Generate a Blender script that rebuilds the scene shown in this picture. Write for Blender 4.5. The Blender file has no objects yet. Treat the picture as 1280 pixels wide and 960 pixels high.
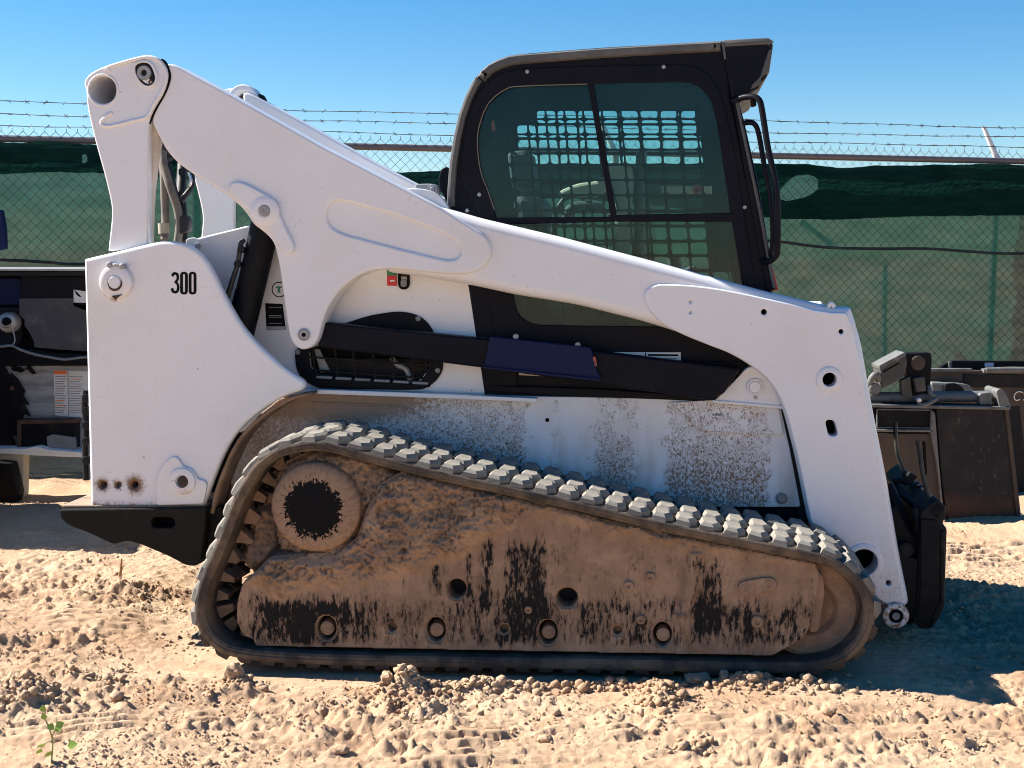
import bpy, bmesh, math, random
import numpy as np
from mathutils import Vector, Matrix
from mathutils.geometry import tessellate_polygon
random.seed(7); rng = np.random.default_rng(7)
sc = bpy.context.scene
COL = sc.collection

# ------------------------------------------------------------------ camera, sky, sun
F_PX, PITCH, ROLL = 1700.0, math.radians(5.5), math.radians(0.5)
CAM = Vector((0, 0, 1.46))
ROT = (Matrix.Rotation(math.pi/2-PITCH, 3, 'X') @ Matrix.Rotation(ROLL, 3, 'Z'))
cd = bpy.data.cameras.new('camera'); cam = bpy.data.objects.new('camera', cd); COL.objects.link(cam)
cd.sensor_width = 36; cd.lens = 36*F_PX/1280; cd.clip_end = 3000; cd.clip_start = .05
cam.matrix_world = Matrix.Translation(CAM) @ ROT.to_4x4()
sc.camera = cam
SUN_EL, SUN_AZ = math.radians(40), math.radians(-77)      # azimuth from +Y towards +X
w = bpy.data.worlds.new('World'); sc.world = w; w.use_nodes = True
nt = w.node_tree; bg = nt.nodes['Background']
sky = nt.nodes.new('ShaderNodeTexSky'); sky.sky_type = 'NISHITA'; sky.sun_disc = False
sky.sun_elevation = SUN_EL; sky.sun_rotation = SUN_AZ
sky.altitude = 300; sky.air_density = 1.0; sky.dust_density = 0.05; sky.ozone_density = 4.0
hs = nt.nodes.new('ShaderNodeHueSaturation'); hs.inputs['Saturation'].default_value = 1.36
nt.links.new(sky.outputs[0], hs.inputs['Color']); nt.links.new(hs.outputs[0], bg.inputs[0]); bg.inputs[1].default_value = 0.05
sd = bpy.data.lights.new('sun', 'SUN'); sun = bpy.data.objects.new('sun', sd); COL.objects.link(sun)
sd.energy = 5.0; sd.angle = math.radians(.5); sd.color = (1, .95, .87)
S = Vector((math.sin(SUN_AZ)*math.cos(SUN_EL), math.cos(SUN_AZ)*math.cos(SUN_EL), math.sin(SUN_EL)))
sun.rotation_euler = S.to_track_quat('Z', 'Y').to_euler()
vs = sc.view_settings; vs.view_transform = 'Standard'; vs.look = 'None'; vs.gamma = 1; vs.exposure = 1.58
sc.cycles.filter_width = 1.0; sc.cycles.max_bounces = 10; sc.cycles.transparent_max_bounces = 24; sc.cycles.diffuse_bounces = 5

# ------------------------------------------------------------------ geometry helpers
def ray(u, v): return ROT @ Vector(((u-640)/F_PX, -(v-480)/F_PX, -1))
class Frame:
    def __init__(s, O, yaw):
        s.O = Vector(O); a = math.radians(yaw)
        s.X = Vector((math.cos(a), -math.sin(a), 0)); s.Y = Vector((math.sin(a), math.cos(a), 0))
        s.M = Matrix(((s.X.x, s.Y.x, 0, s.O.x), (s.X.y, s.Y.y, 0, s.O.y), (0, 0, 1, s.O.z), (0, 0, 0, 1)))
    def U(s, u, v, Y=0.0):
        d = ray(u, v); t = ((s.O-CAM).dot(s.Y)+Y)/d.dot(s.Y); p = CAM+d*t-s.O
        return (p.dot(s.X), p.z)
def rnd(pts, r=0.0, n=5):
    """closed outline with rounded corners; a point may carry its own radius as third value"""
    out = []; N = len(pts)
    for i in range(N):
        p = Vector(pts[i][:2]); a = Vector(pts[i-1][:2]); b = Vector(pts[(i+1) % N][:2])
        rr = pts[i][2] if len(pts[i]) > 2 else r
        if rr <= 0: out.append((p.x, p.y)); continue
        da, db = a-p, b-p
        ka, kb = min(rr, da.length*.499), min(rr, db.length*.499)
        A = p+da.normalized()*ka; B = p+db.normalized()*kb
        for k in range(n+1):
            t = k/n; q = A*(1-t)**2+p*2*t*(1-t)+B*t*t; out.append((q.x, q.y))
    return out
def circ(c, r, n=28, ry=None):
    ry = ry or r
    return [(c[0]+r*math.cos(2*math.pi*k/n), c[1]+ry*math.sin(2*math.pi*k/n)) for k in range(n)]
def area(l): return .5*sum(l[i-1][0]*l[i][1]-l[i][0]*l[i-1][1] for i in range(len(l)))
def clean(l, eps=4e-4):
    o = []
    for p in l:
        if not o or math.hypot(p[0]-o[-1][0], p[1]-o[-1][1]) > eps: o.append(p)
    if math.hypot(o[0][0]-o[-1][0], o[0][1]-o[-1][1]) <= eps: o.pop()
    return o
def inset(l, b):
    o = []; N = len(l)
    for i in range(N):
        p = Vector(l[i]); e1 = (p-Vector(l[i-1])).normalized(); e2 = (Vector(l[(i+1) % N])-p).normalized()
        n1 = Vector((-e1.y, e1.x)); n2 = Vector((-e2.y, e2.x)); m = n1+n2
        if m.length < .2: m = n1
        m.normalize(); k = b/max(.45, m.dot(n1)); q = p+m*k; o.append((q.x, q.y))
    return o
def link(name, me, mat, parent=None, kind=None):
    o = bpy.data.objects.new(name, me); COL.objects.link(o)
    if mat is not None and not me.materials: me.materials.append(mat)
    if parent is not None: o.parent = parent
    if kind: o['kind'] = kind
    return o
def mesh(name, v, f, smooth=35):
    me = bpy.data.meshes.new(name); me.from_pydata(v, [], f); me.validate(); me.update()
    if smooth:
        me.polygons.foreach_set('use_smooth', [True]*len(me.polygons)); me.set_sharp_from_angle(angle=math.radians(smooth))
    return me
def plate_mesh(name, outer, holes, Y, t, bev=.003, seg=2):
    """solid plate: outline in local XZ, from Y to Y+t, rounded edges, true holes"""
    loops = [clean(outer)]+[clean(h) for h in holes]
    loops = [l if (area(l) > 0) == (i == 0) else l[::-1] for i, l in enumerate(loops)]
    bev = min(bev, t*.45)
    rings = []
    if bev > 0:
        for k in range(seg+1):
            a = math.pi/2*k/seg; rings.append((bev*(1-math.sin(a)), Y+bev*(1-math.cos(a))))
        rings += [(r, 2*Y+t-y) for r, y in rings[::-1]]
    else: rings = [(0, Y), (0, Y+t)]
    v, f = [], []; caps = [[], []]
    for l in loops:
        n = len(l); base = len(v)
        for r, y in rings:
            v += [(x, y, z) for x, z in (inset(l, r) if r > 1e-7 else l)]
        R = len(rings)
        for k in range(R-1):
            for i in range(n):
                j = (i+1) % n
                f.append((base+k*n+i, base+(k+1)*n+i, base+(k+1)*n+j, base+k*n+j)[::-1])
        caps[0] += range(base, base+n); caps[1] += range(base+(R-1)*n, base+R*n)
    o = 0; ll = []
    for l in loops:
        ll.append([Vector((v[caps[0][o+i]][0], v[caps[0][o+i]][2], 0)) for i in range(len(l))]); o += len(l)
    for tri in tessellate_polygon(ll):
        P = [v[caps[0][i]] for i in tri]
        A = (P[1][0]-P[0][0])*(P[2][2]-P[0][2])-(P[2][0]-P[0][0])*(P[1][2]-P[0][2])
        if A < 0: tri = tri[::-1]
        f.append(tuple(caps[0][i] for i in tri)); f.append(tuple(caps[1][i] for i in tri[::-1]))
    return mesh(name, v, f)
class Kit:
    """builds parts traced on planes of one frame, parented to one thing"""
    def __init__(s, fr, root): s.fr, s.root = fr, root
    def U(s, u, v, Y): return s.fr.U(u, v, Y)
    def P(s, u, v, Y): x, z = s.fr.U(u, v, Y); return Vector((x, Y, z))
    def loop(s, pts, Y, r=0, n=5): return [s.fr.U(x, y, Y) for x, y in rnd(pts, r, n)]
    def plate(s, name, pts, Y, t, mat, parent=None, holes=(), r=0, bev=.003, seg=2, n=5, kind=None):
        me = plate_mesh(name, s.loop(pts, Y, r, n), [s.loop(h, Y) for h in holes], Y, t, bev, seg)
        return link(name, me, mat, parent or s.root, kind)
    def disc(s, name, c, prof, Y, mat, parent=None, n=32, smooth=35, cap=True):
        """lathe about the Y axis through pixel c on plane Y; prof = [(radius in px on that plane, dY)]"""
        x0, z0 = s.fr.U(c[0], c[1], Y); k = math.hypot(s.fr.U(c[0]+10, c[1], Y)[0]-x0, 0)/10
        v, f = [], []
        for r, dy in prof:
            for i in range(n):
                a = 2*math.pi*i/n; v.append((x0+r*k*math.cos(a), Y+dy, z0+r*k*math.sin(a)))
        for j in range(len(prof)-1):
            for i in range(n):
                q = (i+1) % n; f.append((j*n+i, j*n+q, (j+1)*n+q, (j+1)*n+i))
        if cap: f.append(tuple(range(n))); f.append(tuple(range((len(prof)-1)*n, len(prof)*n))[::-1])
        me = mesh(name, v, f, smooth); fixn(me)
        return link(name, me, mat, parent or s.root)
    def tube(s, name, pts, r, mat, parent=None, n=10, sub=4):
        """pts = [(u, v, Y)] pixels on planes"""
        return link(name, tube_mesh(name, [s.P(*p) for p in pts], r, n, sub), mat, parent or s.root)
    def box(s, name, x0, x1, y0, y1, z0, z1, mat, parent=None, bev=.006):
        return link(name, box_mesh(name, x0, x1, y0, y1, z0, z1, bev), mat, parent or s.root)
def fixn(me):
    bm = bmesh.new(); bm.from_mesh(me); bmesh.ops.recalc_face_normals(bm, faces=bm.faces); bm.to_mesh(me); bm.free()
def box_mesh(name, x0, x1, y0, y1, z0, z1, bev=.006):
    return plate_mesh(name, [(x0, z0), (x1, z0), (x1, z1), (x0, z1)], [], y0, y1-y0, bev)
def smooth_path(P, sub):
    if len(P) < 3 or sub < 2: return P
    out = []
    Q = [P[0]*2-P[1]]+list(P)+[P[-1]*2-P[-2]]
    for i in range(1, len(Q)-2):
        a, b, c, d = Q[i-1:i+3]
        for k in range(sub):
            t = k/sub
            out.append(.5*((2*b)+(c-a)*t+(2*a-5*b+4*c-d)*t*t+(3*b-a-3*c+d)*t**3))
    return out+[P[-1]]
def tube_data(P, r, n=8, sub=1, v0=0):
    P = smooth_path(P, sub); v, f = [], []
    rr = r if isinstance(r, (list, tuple)) else None
    up = Vector((0, 1, 0)); d = (P[1]-P[0]).normalized()
    if abs(d.dot(up)) > .9: up = Vector((1, 0, 0))
    a = d.cross(up).normalized()
    for i, p in enumerate(P):
        d = (P[min(i+1, len(P)-1)]-P[max(i-1, 0)]).normalized()
        a = (a-d*a.dot(d)).normalized(); b = d.cross(a)
        q = (rr[0]+(rr[1]-rr[0])*i/(len(P)-1)) if rr else r
        for k in range(n):
            t = 2*math.pi*k/n; w_ = p+a*q*math.cos(t)+b*q*math.sin(t); v.append(tuple(w_))
    for i in range(len(P)-1):
        for k in range(n):
            q = (k+1) % n; f.append((v0+i*n+k, v0+i*n+q, v0+(i+1)*n+q, v0+(i+1)*n+k))
    f.append(tuple(range(v0, v0+n))[::-1]); f.append(tuple(range(v0+(len(P)-1)*n, v0+len(P)*n)))
    return v, f
def tube_mesh(name, P, r, n=10, sub=1):
    v, f = tube_data(P, r, n, sub); me = mesh(name, v, f, 50); fixn(me); return me
def join_tubes(name, paths, r, n=6, sub=1):
    v, f = [], []
    for P in paths:
        a, b = tube_data(P, r, n, sub, len(v)); v += a; f += b
    return mesh(name, v, f, 60)
def mirror(o, parent, Yc=2.0, name=None):
    me = o.data.copy(); bm = bmesh.new(); bm.from_mesh(me)
    for q in bm.verts: q.co.y = Yc-q.co.y
    bmesh.ops.reverse_faces(bm, faces=bm.faces); bm.to_mesh(me); bm.free()
    return link(name or o.name.split('.')[0], me, None, parent)
def grid_mesh(name, X, Y, Z, smooth=True, keep=None):
    """X, Y, Z arrays (n, m) -> quad sheet built with numpy"""
    n, m = X.shape; me = bpy.data.meshes.new(name)
    co = np.stack([X, Y, Z], -1).reshape(-1, 3).astype(np.float32)
    i = np.arange((n-1)*(m-1)); r_, c_ = i//(m-1), i % (m-1); a = r_*m+c_
    q = np.stack([a, a+1, a+m+1, a+m], -1)
    if keep is not None: q = q[keep.reshape(-1)]
    q = q.astype(np.int32)
    if keep is not None:
        used = np.unique(q); mp = np.zeros(len(co), np.int32); mp[used] = np.arange(len(used)); co = co[used]; q = mp[q]
    me.vertices.add(len(co)); me.vertices.foreach_set('co', co.ravel())
    me.loops.add(q.size); me.loops.foreach_set('vertex_index', q.ravel())
    me.polygons.add(len(q)); me.polygons.foreach_set('loop_start', np.arange(0, q.size, 4, dtype=np.int32))
    me.polygons.foreach_set('use_smooth', np.full(len(q), smooth)); me.update(calc_edges=True)
    return me
def tag(o, label, cat, group=None):
    o['label'] = label; o['category'] = cat
    if group: o['group'] = group
    return o
def thing(name, label, cat, M=None, group=None):
    o = bpy.data.objects.new(name, None); COL.objects.link(o); o.empty_display_size = .1
    if M is not None: o.matrix_world = M
    return tag(o, label, cat, group)
# numpy gradient noise
_p = rng.permutation(256); _p = np.concatenate([_p, _p, _p]); _g = np.stack([np.cos(np.arange(256)*2.399), np.sin(np.arange(256)*2.399)], -1)
def pn(x, y):
    xi, yi = np.floor(x).astype(int), np.floor(y).astype(int); xf, yf = x-xi, y-yi; xi &= 255; yi &= 255
    u, v = xf**3*(xf*(xf*6-15)+10), yf**3*(yf*(yf*6-15)+10)
    def g(a, b, fx, fy): q = _g[_p[_p[a & 255]+(b & 255)]]; return q[..., 0]*fx+q[..., 1]*fy
    a = g(xi, yi, xf, yf); b = g(xi+1, yi, xf-1, yf); c = g(xi, yi+1, xf, yf-1); d = g(xi+1, yi+1, xf-1, yf-1)
    return 1.5*((a+(b-a)*u)*(1-v)+(c+(d-c)*u)*v)
def fbm(x, y, o=4, g=.5):
    s = 0; a = 1
    for k in range(o): s = s+a*pn(x*2**k+k*17.3, y*2**k-k*9.1); a *= g
    return s
def billow(x, y, o=4, g=.5):
    s = 0; a = 1
    for k in range(o): s = s+a*np.abs(pn(x*2**k+k*31.7, y*2**k+k*5.3)); a *= g
    return s
def sst(a, b, x): t = np.clip((x-a)/(b-a), 0, 1); return t*t*(3-2*t)

# ------------------------------------------------------------------ materials
class NT:
    def __init__(s, name):
        s.m = bpy.data.materials.new(name); s.m.use_nodes = True; s.t = s.m.node_tree
        s.b = s.t.nodes['Principled BSDF']; s.out = s.t.nodes['Material Output']; s.tc = None
    def n(s, t, **k):
        q = s.t.nodes.new(t)
        for a, b in k.items(): setattr(q, a, b)
        return q
    def l(s, a, b): s.t.links.new(a, b)
    def co(s):
        if not s.tc: s.tc = s.n('ShaderNodeTexCoord').outputs['Object']
        return s.tc
    def noise(s, scale, detail=4, rough=.55, stretch=None, dist=0.0):
        q = s.n('ShaderNodeTexNoise'); q.inputs['Scale'].default_value = scale; q.inputs['Detail'].default_value = detail
        q.inputs['Roughness'].default_value = rough; q.inputs['Distortion'].default_value = dist
        src = s.co()
        if stretch:
            mp = s.n('ShaderNodeMapping'); mp.inputs['Scale'].default_value = stretch; s.l(src, mp.inputs[0]); src = mp.outputs[0]
        s.l(src, q.inputs['Vector']); return q.outputs[0]
    def ramp(s, fac, lo, hi, a=0.0, b=1.0):
        q = s.n('ShaderNodeMapRange', interpolation_type='SMOOTHSTEP'); s.l(fac, q.inputs[0])
        for i, x in zip((1, 2, 3, 4), (lo, hi, a, b)): q.inputs[i].default_value = x
        return q.outputs[0]
    def math(s, op, a, b=None):
        q = s.n('ShaderNodeMath', operation=op)
        for i, x in enumerate((a, b)):
            if x is None: continue
            if isinstance(x, (int, float)): q.inputs[i].default_value = x
            else: s.l(x, q.inputs[i])
        return q.outputs[0]
    def mix(s, fac, a, b):
        q = s.n('ShaderNodeMix', data_type='RGBA')
        for i, x in ((0, fac), (6, a), (7, b)):
            if isinstance(x, tuple): q.inputs[i].default_value = x if len(x) == 4 else x+(1,)
            elif isinstance(x, (int, float)): q.inputs[i].default_value = x
            else: s.l(x, q.inputs[i])
        return q.outputs[2]
    def spot(s, c, r0, r1, amp=0.0, nz=None):
        """soft round stain round the local point c"""
        d = s.n('ShaderNodeVectorMath', operation='DISTANCE'); s.l(s.co(), d.inputs[0]); d.inputs[1].default_value = c
        x = d.outputs['Value']
        if nz is not None: x = s.math('ADD', x, s.math('MULTIPLY', s.math('SUBTRACT', nz, .5), amp))
        return s.ramp(x, r0, r1, 1.0, 0.0)
    def set(s, col, rough=.5, metal=0.0, bump=None, bs=.3, bd=.003, coat=0.0, spec=None):
        for nm, x in (('Base Color', col), ('Roughness', rough), ('Metallic', metal)):
            if isinstance(x, tuple): s.b.inputs[nm].default_value = x+(1,)
            elif isinstance(x, (int, float)): s.b.inputs[nm].default_value = x
            else: s.l(x, s.b.inputs[nm])
        s.b.inputs['Coat Weight'].default_value = coat
        if spec is not None: s.b.inputs['Specular IOR Level'].default_value = spec
        if bump is not None:
            q = s.n('ShaderNodeBump'); q.inputs['Strength'].default_value = bs; q.inputs['Distance'].default_value = bd
            s.l(bump, q.inputs['Height']); s.l(q.outputs[0], s.b.inputs['Normal'])
        return s.m
def worn(name, base, dust, lo=.52, hi=.75, scale=6, rough=.5, metal=0.0, bs=.2, fine=90, coat=0.0, spec=None, stretch=None):
    """a base colour with patches of dust or wear and fine relief"""
    k = NT(name); m = k.ramp(k.noise(scale, 8, .65, stretch), lo, hi); fi = k.noise(fine, 4)
    col = k.mix(m, base, dust); col = k.mix(k.ramp(fi, .35, .75, 0, .22), col, tuple(.6*c for c in base))
    return k.set(col, rough, metal, fi, bs, .002, coat, spec)
LF = Frame((0, 4.6, 0), 6.5)
def LP(u, v, Y): x, z = LF.U(u, v, Y); return (x, Y, z)

def paint(name, dusty=.0):
    k = NT(name); n1 = k.noise(2.2, 6, .6); n2 = k.noise(38, 5, .6); n3 = k.noise(240, 2)
    col = k.mix(k.ramp(n1, .42, .75, 0, .55), (.72, .725, .75), (.65, .62, .60))
    col = k.mix(k.ramp(n2, .60, .78, 0, .30+dusty), col, (.55, .46, .37))
    sep = k.n('ShaderNodeSeparateXYZ'); k.l(k.co(), sep.inputs[0])
    low = k.math('MULTIPLY', k.ramp(sep.outputs[2], .05, .62, 1, 0), k.ramp(k.noise(60, 6, .7), .45, .68))
    col = k.mix(k.math('MULTIPLY', low, .6), col, (.40, .27, .18))
    s6 = k.noise(4.5, 2, .5, (.6, 1, 1.2), 2.5); s7 = k.noise(9, 2, .5, None, 3.0)
    scr = k.math('MULTIPLY', k.ramp(k.math('ABSOLUTE', k.math('SUBTRACT', s6, .5)), .001, .0035, 1, 0), k.ramp(s7, .54, .62)); col = k.mix(k.math('MULTIPLY', scr, .45), col, (.42, .38, .34))
    chip = k.ramp(k.noise(55, 3, .5), .745, .76); col = k.mix(k.math('MULTIPLY', chip, .8), col, (.22, .17, .13))
    return k, col, k.ramp(n2, .3, .8, .28, .5), n3
k, col, ro, n3 = paint('white_paint'); WHITE = k.set(col, ro, 0, n3, .06, .001, .25)
k, col, ro, n3 = paint('white_paint_stained'); nz = k.noise(90, 5, .7); nv = k.noise(40, 6, .7, (1, 1, .35))
for (u, v, r) in ((128, 606, .026), (147, 606, .018), (168, 606, .034)):
    c = LP(u, v, .43)
    col = k.mix(k.math('MULTIPLY', k.spot(c, r*.35, r*1.7, .05, nz), k.ramp(nv, .32, .56, .25, 1)), col, (.15, .07, .035))
    col = k.mix(k.spot(c, r*.6, r*1.05, .02, nz), col, (.13, .065, .035))
c = LP(143, 372, .43); col = k.mix(k.math('MULTIPLY', k.spot(c, .005, .022, .03, nz), .8), col, (.20, .06, .03))
c = LP(233, 618, .43); col = k.mix(k.math('MULTIPLY', k.spot(c, .01, .05, .09, nz), .55), col, (.30, .15, .07))
sep = k.n('ShaderNodeSeparateXYZ'); k.l(k.co(), sep.inputs[0])
zb = LP(180, 634, .43)[2]
col = k.mix(k.math('MULTIPLY', k.ramp(sep.outputs[2], zb, zb+.03, 1, 0), k.ramp(k.noise(70, 5, .7), .42, .6)), col, (.28, .14, .07))
STAINED = k.set(col, ro, 0, n3, .06, .001, .25)
# chassis side: white paint under spattered brown mud
k, col, ro, n3 = paint('mud_spattered_paint', .1)
sep = k.n('ShaderNodeSeparateXYZ'); k.l(k.co(), sep.inputs[0]); X_, Z_ = sep.outputs[0], sep.outputs[2]
YS = .60
def xz(u, v): return LF.U(u, v, YS)
def band(k, X_, u0, u1, soft=20):
    a0, a1 = xz(u0, 560)[0], xz(u0+soft, 560)[0]; b0, b1 = xz(u1-soft, 560)[0], xz(u1, 560)[0]
    return k.math('MULTIPLY', k.ramp(X_, a0, a1), k.ramp(X_, b0, b1, 1, 0))
wob = k.math('ADD', X_, k.math('MULTIPLY', k.math('SUBTRACT', k.noise(22, 5, .65), .5), .16))
bands = None
for u0, u1, wt in ((300, 668, 1.0), (676, 705, .75), (730, 805, .9), (822, 972, 1.1), (706, 716, .4)):
    b = k.math('MULTIPLY', band(k, wob, u0, u1), wt); bands = b if bands is None else k.math('MAXIMUM', bands, b)
spk = k.noise(95, 3, .6, (1.25, 1, .8), .6)
vg = k.ramp(k.math('ADD', Z_, k.math('MULTIPLY', X_, .05)), xz(700, 590)[1], xz(700, 512)[1], .02, -.10)
thr = k.math('ADD', k.math('ADD', vg, .03), k.math('MULTIPLY', k.math('SUBTRACT', bands, .55), .24))
worm = k.math('ABSOLUTE', k.math('SUBTRACT', k.noise(100, 2, .5, (1.1, 1, .85), 1.2), .5))
s1 = k.math('MULTIPLY', k.ramp(worm, .022, .040, 1, 0), k.ramp(k.math('ADD', k.noise(26, 4, .6), thr), .44, .56))
s1 = k.math('MAXIMUM', s1, k.ramp(k.math('ADD', spk, thr), .66, .70))
s1 = k.math('MULTIPLY', s1, k.ramp(bands, .2, .4))
col = k.mix(k.math('MULTIPLY', k.ramp(bands, .15, 1, 0, .20), k.ramp(k.noise(30, 4), .3, .7)), col, (.50, .40, .31))
fl = k.math('MULTIPLY', k.ramp(k.noise(9, 7, .65, (1.6, 1, .35)), .38, .68), k.ramp(k.math('ADD', Z_, k.math('MULTIPLY', X_, .05)), xz(700, 610)[1], xz(700, 505)[1], .50, .10)); col = k.mix(fl, col, (.42, .31, .215))
col = k.mix(k.math('MULTIPLY', s1, .92), col, (.19, .112, .065))
x0, x1 = xz(470, 560)[0], xz(640, 560)[0]
left = k.math('ADD', k.ramp(X_, x0-.25, x1, 1, 0), k.math('MULTIPLY', k.math('SUBTRACT', k.noise(60, 5, .7), .5), 1.0))
zt = k.ramp(k.math('ADD', Z_, k.math('MULTIPLY', X_, .04)), xz(470, 545)[1], xz(470, 505)[1])
left = k.math('MULTIPLY', left, k.math('ADD', k.math('MULTIPLY', zt, .7), .45))
col = k.mix(k.ramp(left, .25, .6, 0, .9), col, (.25, .155, .095))
SPATTER = k.set(col, .55, 0, k.math('ADD', s1, n3), .25, .002)
# mud
k = NT('dried_mud'); a = k.noise(9, 8, .65); b = k.noise(70, 6, .7); vo = k.n('ShaderNodeTexVoronoi', feature='DISTANCE_TO_EDGE'); vo.inputs['Scale'].default_value = 42
k.l(k.co(), vo.inputs['Vector'])
mudc = k.mix(k.ramp(a, .35, .7), (.235, .152, .102), (.375, .25, .168)); mudc = k.mix(k.ramp(b, .45, .75, 0, .5), mudc, (.13, .085, .058))
MUD = k.set(mudc, .95, 0, k.math('ADD', b, k.math('MULTIPLY', vo.outputs[0], .6)), .7, .006, spec=.2)
def washed(name, region=True):
    k = NT(name); a = k.noise(9, 8, .65); b = k.noise(70, 6, .7); f_ = k.noise(16, 7, .72, (2.6, 1, .6), .5); g = k.noise(75, 4, .65, (1.3, 1, .45), .4)
    mc = k.mix(k.ramp(a, .35, .7), (.24, .157, .105), (.365, .245, .165)); mc = k.mix(k.ramp(b, .5, .8, 0, .35), mc, (.14, .09, .06))
    if region:
        at = k.n('ShaderNodeAttribute', attribute_name='wash'); base = at.outputs['Fac']
    else: base = k.math('ADD', 0.0, 0.0)
    q = k.math('ADD', k.math('ADD', k.math('MULTIPLY', f_, 1.3), k.math('MULTIPLY', g, 1.0)), base)
    m = k.ramp(q, 1.27, 1.39)
    mc = k.mix(k.ramp(q, 1.02, 1.36, 0, .62), mc, (.045, .034, .028)); c = k.mix(m, mc, (.011, .011, .012)); r = k.ramp(m, 0, 1, .95, .6)
    return k.set(c, r, 0, k.math('ADD', b, k.math('MULTIPLY', m, -1.2)), .5, .003, spec=.10)
WASHED = washed('mud_washed_steel')
# hub cap: black paint showing through finger-wiped mud
k = NT('muddy_hub'); hub = LP(393, 635, .03); sp_ = k.n('ShaderNodeSeparateXYZ'); k.l(k.co(), sp_.inputs[0])
dx_, dz_ = k.math('SUBTRACT', sp_.outputs[0], hub[0]), k.math('SUBTRACT', sp_.outputs[2], hub[2])
cb = k.n('ShaderNodeCombineXYZ'); k.l(k.math('MULTIPLY', k.math('ARCTAN2', dx_, dz_), 9.0), cb.inputs[0]); k.l(k.math('MULTIPLY', k.math('SQRT', k.math('ADD', k.math('MULTIPLY', dx_, dx_), k.math('MULTIPLY', dz_, dz_))), 34.0), cb.inputs[1])
pz = k.n('ShaderNodeTexNoise'); pz.inputs['Scale'].default_value = 1.0; pz.inputs['Detail'].default_value = 3; pz.inputs['Distortion'].default_value = 1.2; k.l(cb.outputs[0], pz.inputs['Vector']); nz = pz.outputs[0]; nn = k.noise(28, 3, .6, None, 2.5)
sp = k.spot(hub, .05, .150, .07, nn); q = k.math('ADD', sp, k.math('MULTIPLY', k.math('SUBTRACT', nz, .5), 1.0)); q = k.math('ADD', q, k.math('MULTIPLY', k.math('SUBTRACT', k.noise(60, 5, .7, None, 1.0), .5), .9))
c = k.mix(k.ramp(q, .42, .5), k.mix(k.ramp(nz, .4, .7), (.30, .20, .135), (.22, .145, .095)), (.007, .007, .008))
HUBM = k.set(c, .85, 0, nz, .5, .003, spec=.12)
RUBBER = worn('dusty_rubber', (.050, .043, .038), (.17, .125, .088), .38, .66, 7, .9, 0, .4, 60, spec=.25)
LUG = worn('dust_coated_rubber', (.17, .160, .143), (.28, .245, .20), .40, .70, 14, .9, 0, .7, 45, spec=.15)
LUGB = worn('dark_lug_rubber', (.055, .047, .040), (.13, .095, .066), .40, .70, 14, .9, 0, .6, 45, spec=.15)  # darker, browner rubber for lug rows facing down
BLACK = worn('black_steel', (.007, .0075, .010), (.022, .020, .020), .5, .8, 8, .5, 0, .15, 120, spec=.1)
CABBLK = worn('black_cab_paint', (.006, .0065, .012), (.011, .011, .016), .45, .8, 5, .45, 0, .12, 200, spec=.1)
ROOFM = worn('sunlit_roof_plastic', (.07, .07, .07), (.125, .122, .113), .45, .8, 6, .6, 0, .15, 150)  # grey raised to put the sunlit band of roof and cab edges into colour
NAVY = worn('navy_painted_plate', (.004, .010, .050), (.010, .016, .045), .55, .8, 9, .45, 0, .1, 120, spec=.15)
DKSTEEL = worn('dark_worn_steel', (.014, .014, .016), (.040, .034, .030), .48, .74, 5, .55, .1, .3, 60, spec=.15)
BUMPERM = worn('dirty_black_bumper', (.009, .009, .009), (.075, .046, .028), .52, .76, 7, .6, 0, .25, 60, spec=.15)
RUSTY = worn('rusty_steel', (.085, .042, .024), (.03, .024, .022), .42, .62, 7, .75, .1, .4, 50)
BROWNST = worn('brown_stained_steel', (.055, .042, .032), (.10, .055, .028), .45, .7, 4, .7, .1, .3, 50, stretch=(1, 1, .4))
STEEL = worn('bare_grey_steel', (.22, .23, .24), (.15, .14, .125), .45, .75, 6, .5, .3, .2, 60)
GALV = worn('galvanised_steel', (.34, .345, .35), (.24, .235, .22), .45, .75, 10, .5, .3, .15, 80)
RAILM = worn('weathered_rail', (.14, .12, .125), (.20, .17, .16), .5, .8, 8, .55, .2, .1, 80)
WIRE = worn('fence_wire', (.07, .075, .075), (.12, .115, .115), .5, .8, 8, .6, .2, .0, 80)
CHROME = worn('chromed_steel', (.75, .75, .74), (.6, .58, .55), .5, .8, 9, .22, .9, .05, 80)
HOSE = worn('black_hose_rubber', (.010, .010, .012), (.06, .054, .048), .5, .75, 12, .6, 0, .15, 120)
TANHOSE = worn('dusty_hose_sleeve', (.16, .14, .12), (.09, .08, .075), .5, .75, 14, .8, 0, .3, 160)
DARK = worn('dark_interior', (.012, .012, .013), (.022, .02, .02), .5, .8, 6, .8, 0, .1, 60)
SEATM = worn('dark_grey_seat_vinyl', (.05, .055, .06), (.09, .09, .09), .5, .8, 8, .6, 0, .2, 90)
TRIMM = worn('beige_cab_trim', (.42, .36, .28), (.34, .29, .23), .5, .8, 8, .6, 0, .1, 90)
FLAPM = worn('grey_rubber_flap', (.055, .055, .058), (.10, .096, .092), .45, .75, 9, .85, 0, .5, 70)
PAPER = worn('decal_and_sunlit_white', (.70, .70, .68), (.60, .58, .54), .5, .8, 9, .5, 0, .0, 90)  # decal paper, and the painted sunlit white of barb arms and bottom rail
INK = NT('black_print').set((.005, .005, .006), .6, spec=.08)
GREYINK = NT('grey_print').set((.22, .21, .20), .6)
ORANGE = NT('orange_print').set((.75, .16, .03), .5)
RED = NT('red_plastic').set((.55, .015, .02), .35)
GREENP = NT('green_print').set((.02, .20, .09), .5)
AMBER = NT('amber_lens').set((.75, .14, .03), .3)
BLUEPL = worn('pale_blue_white_plastic', (.50, .55, .66), (.4, .42, .5), .5, .8, 9, .5, 0, .0, 90)
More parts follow.
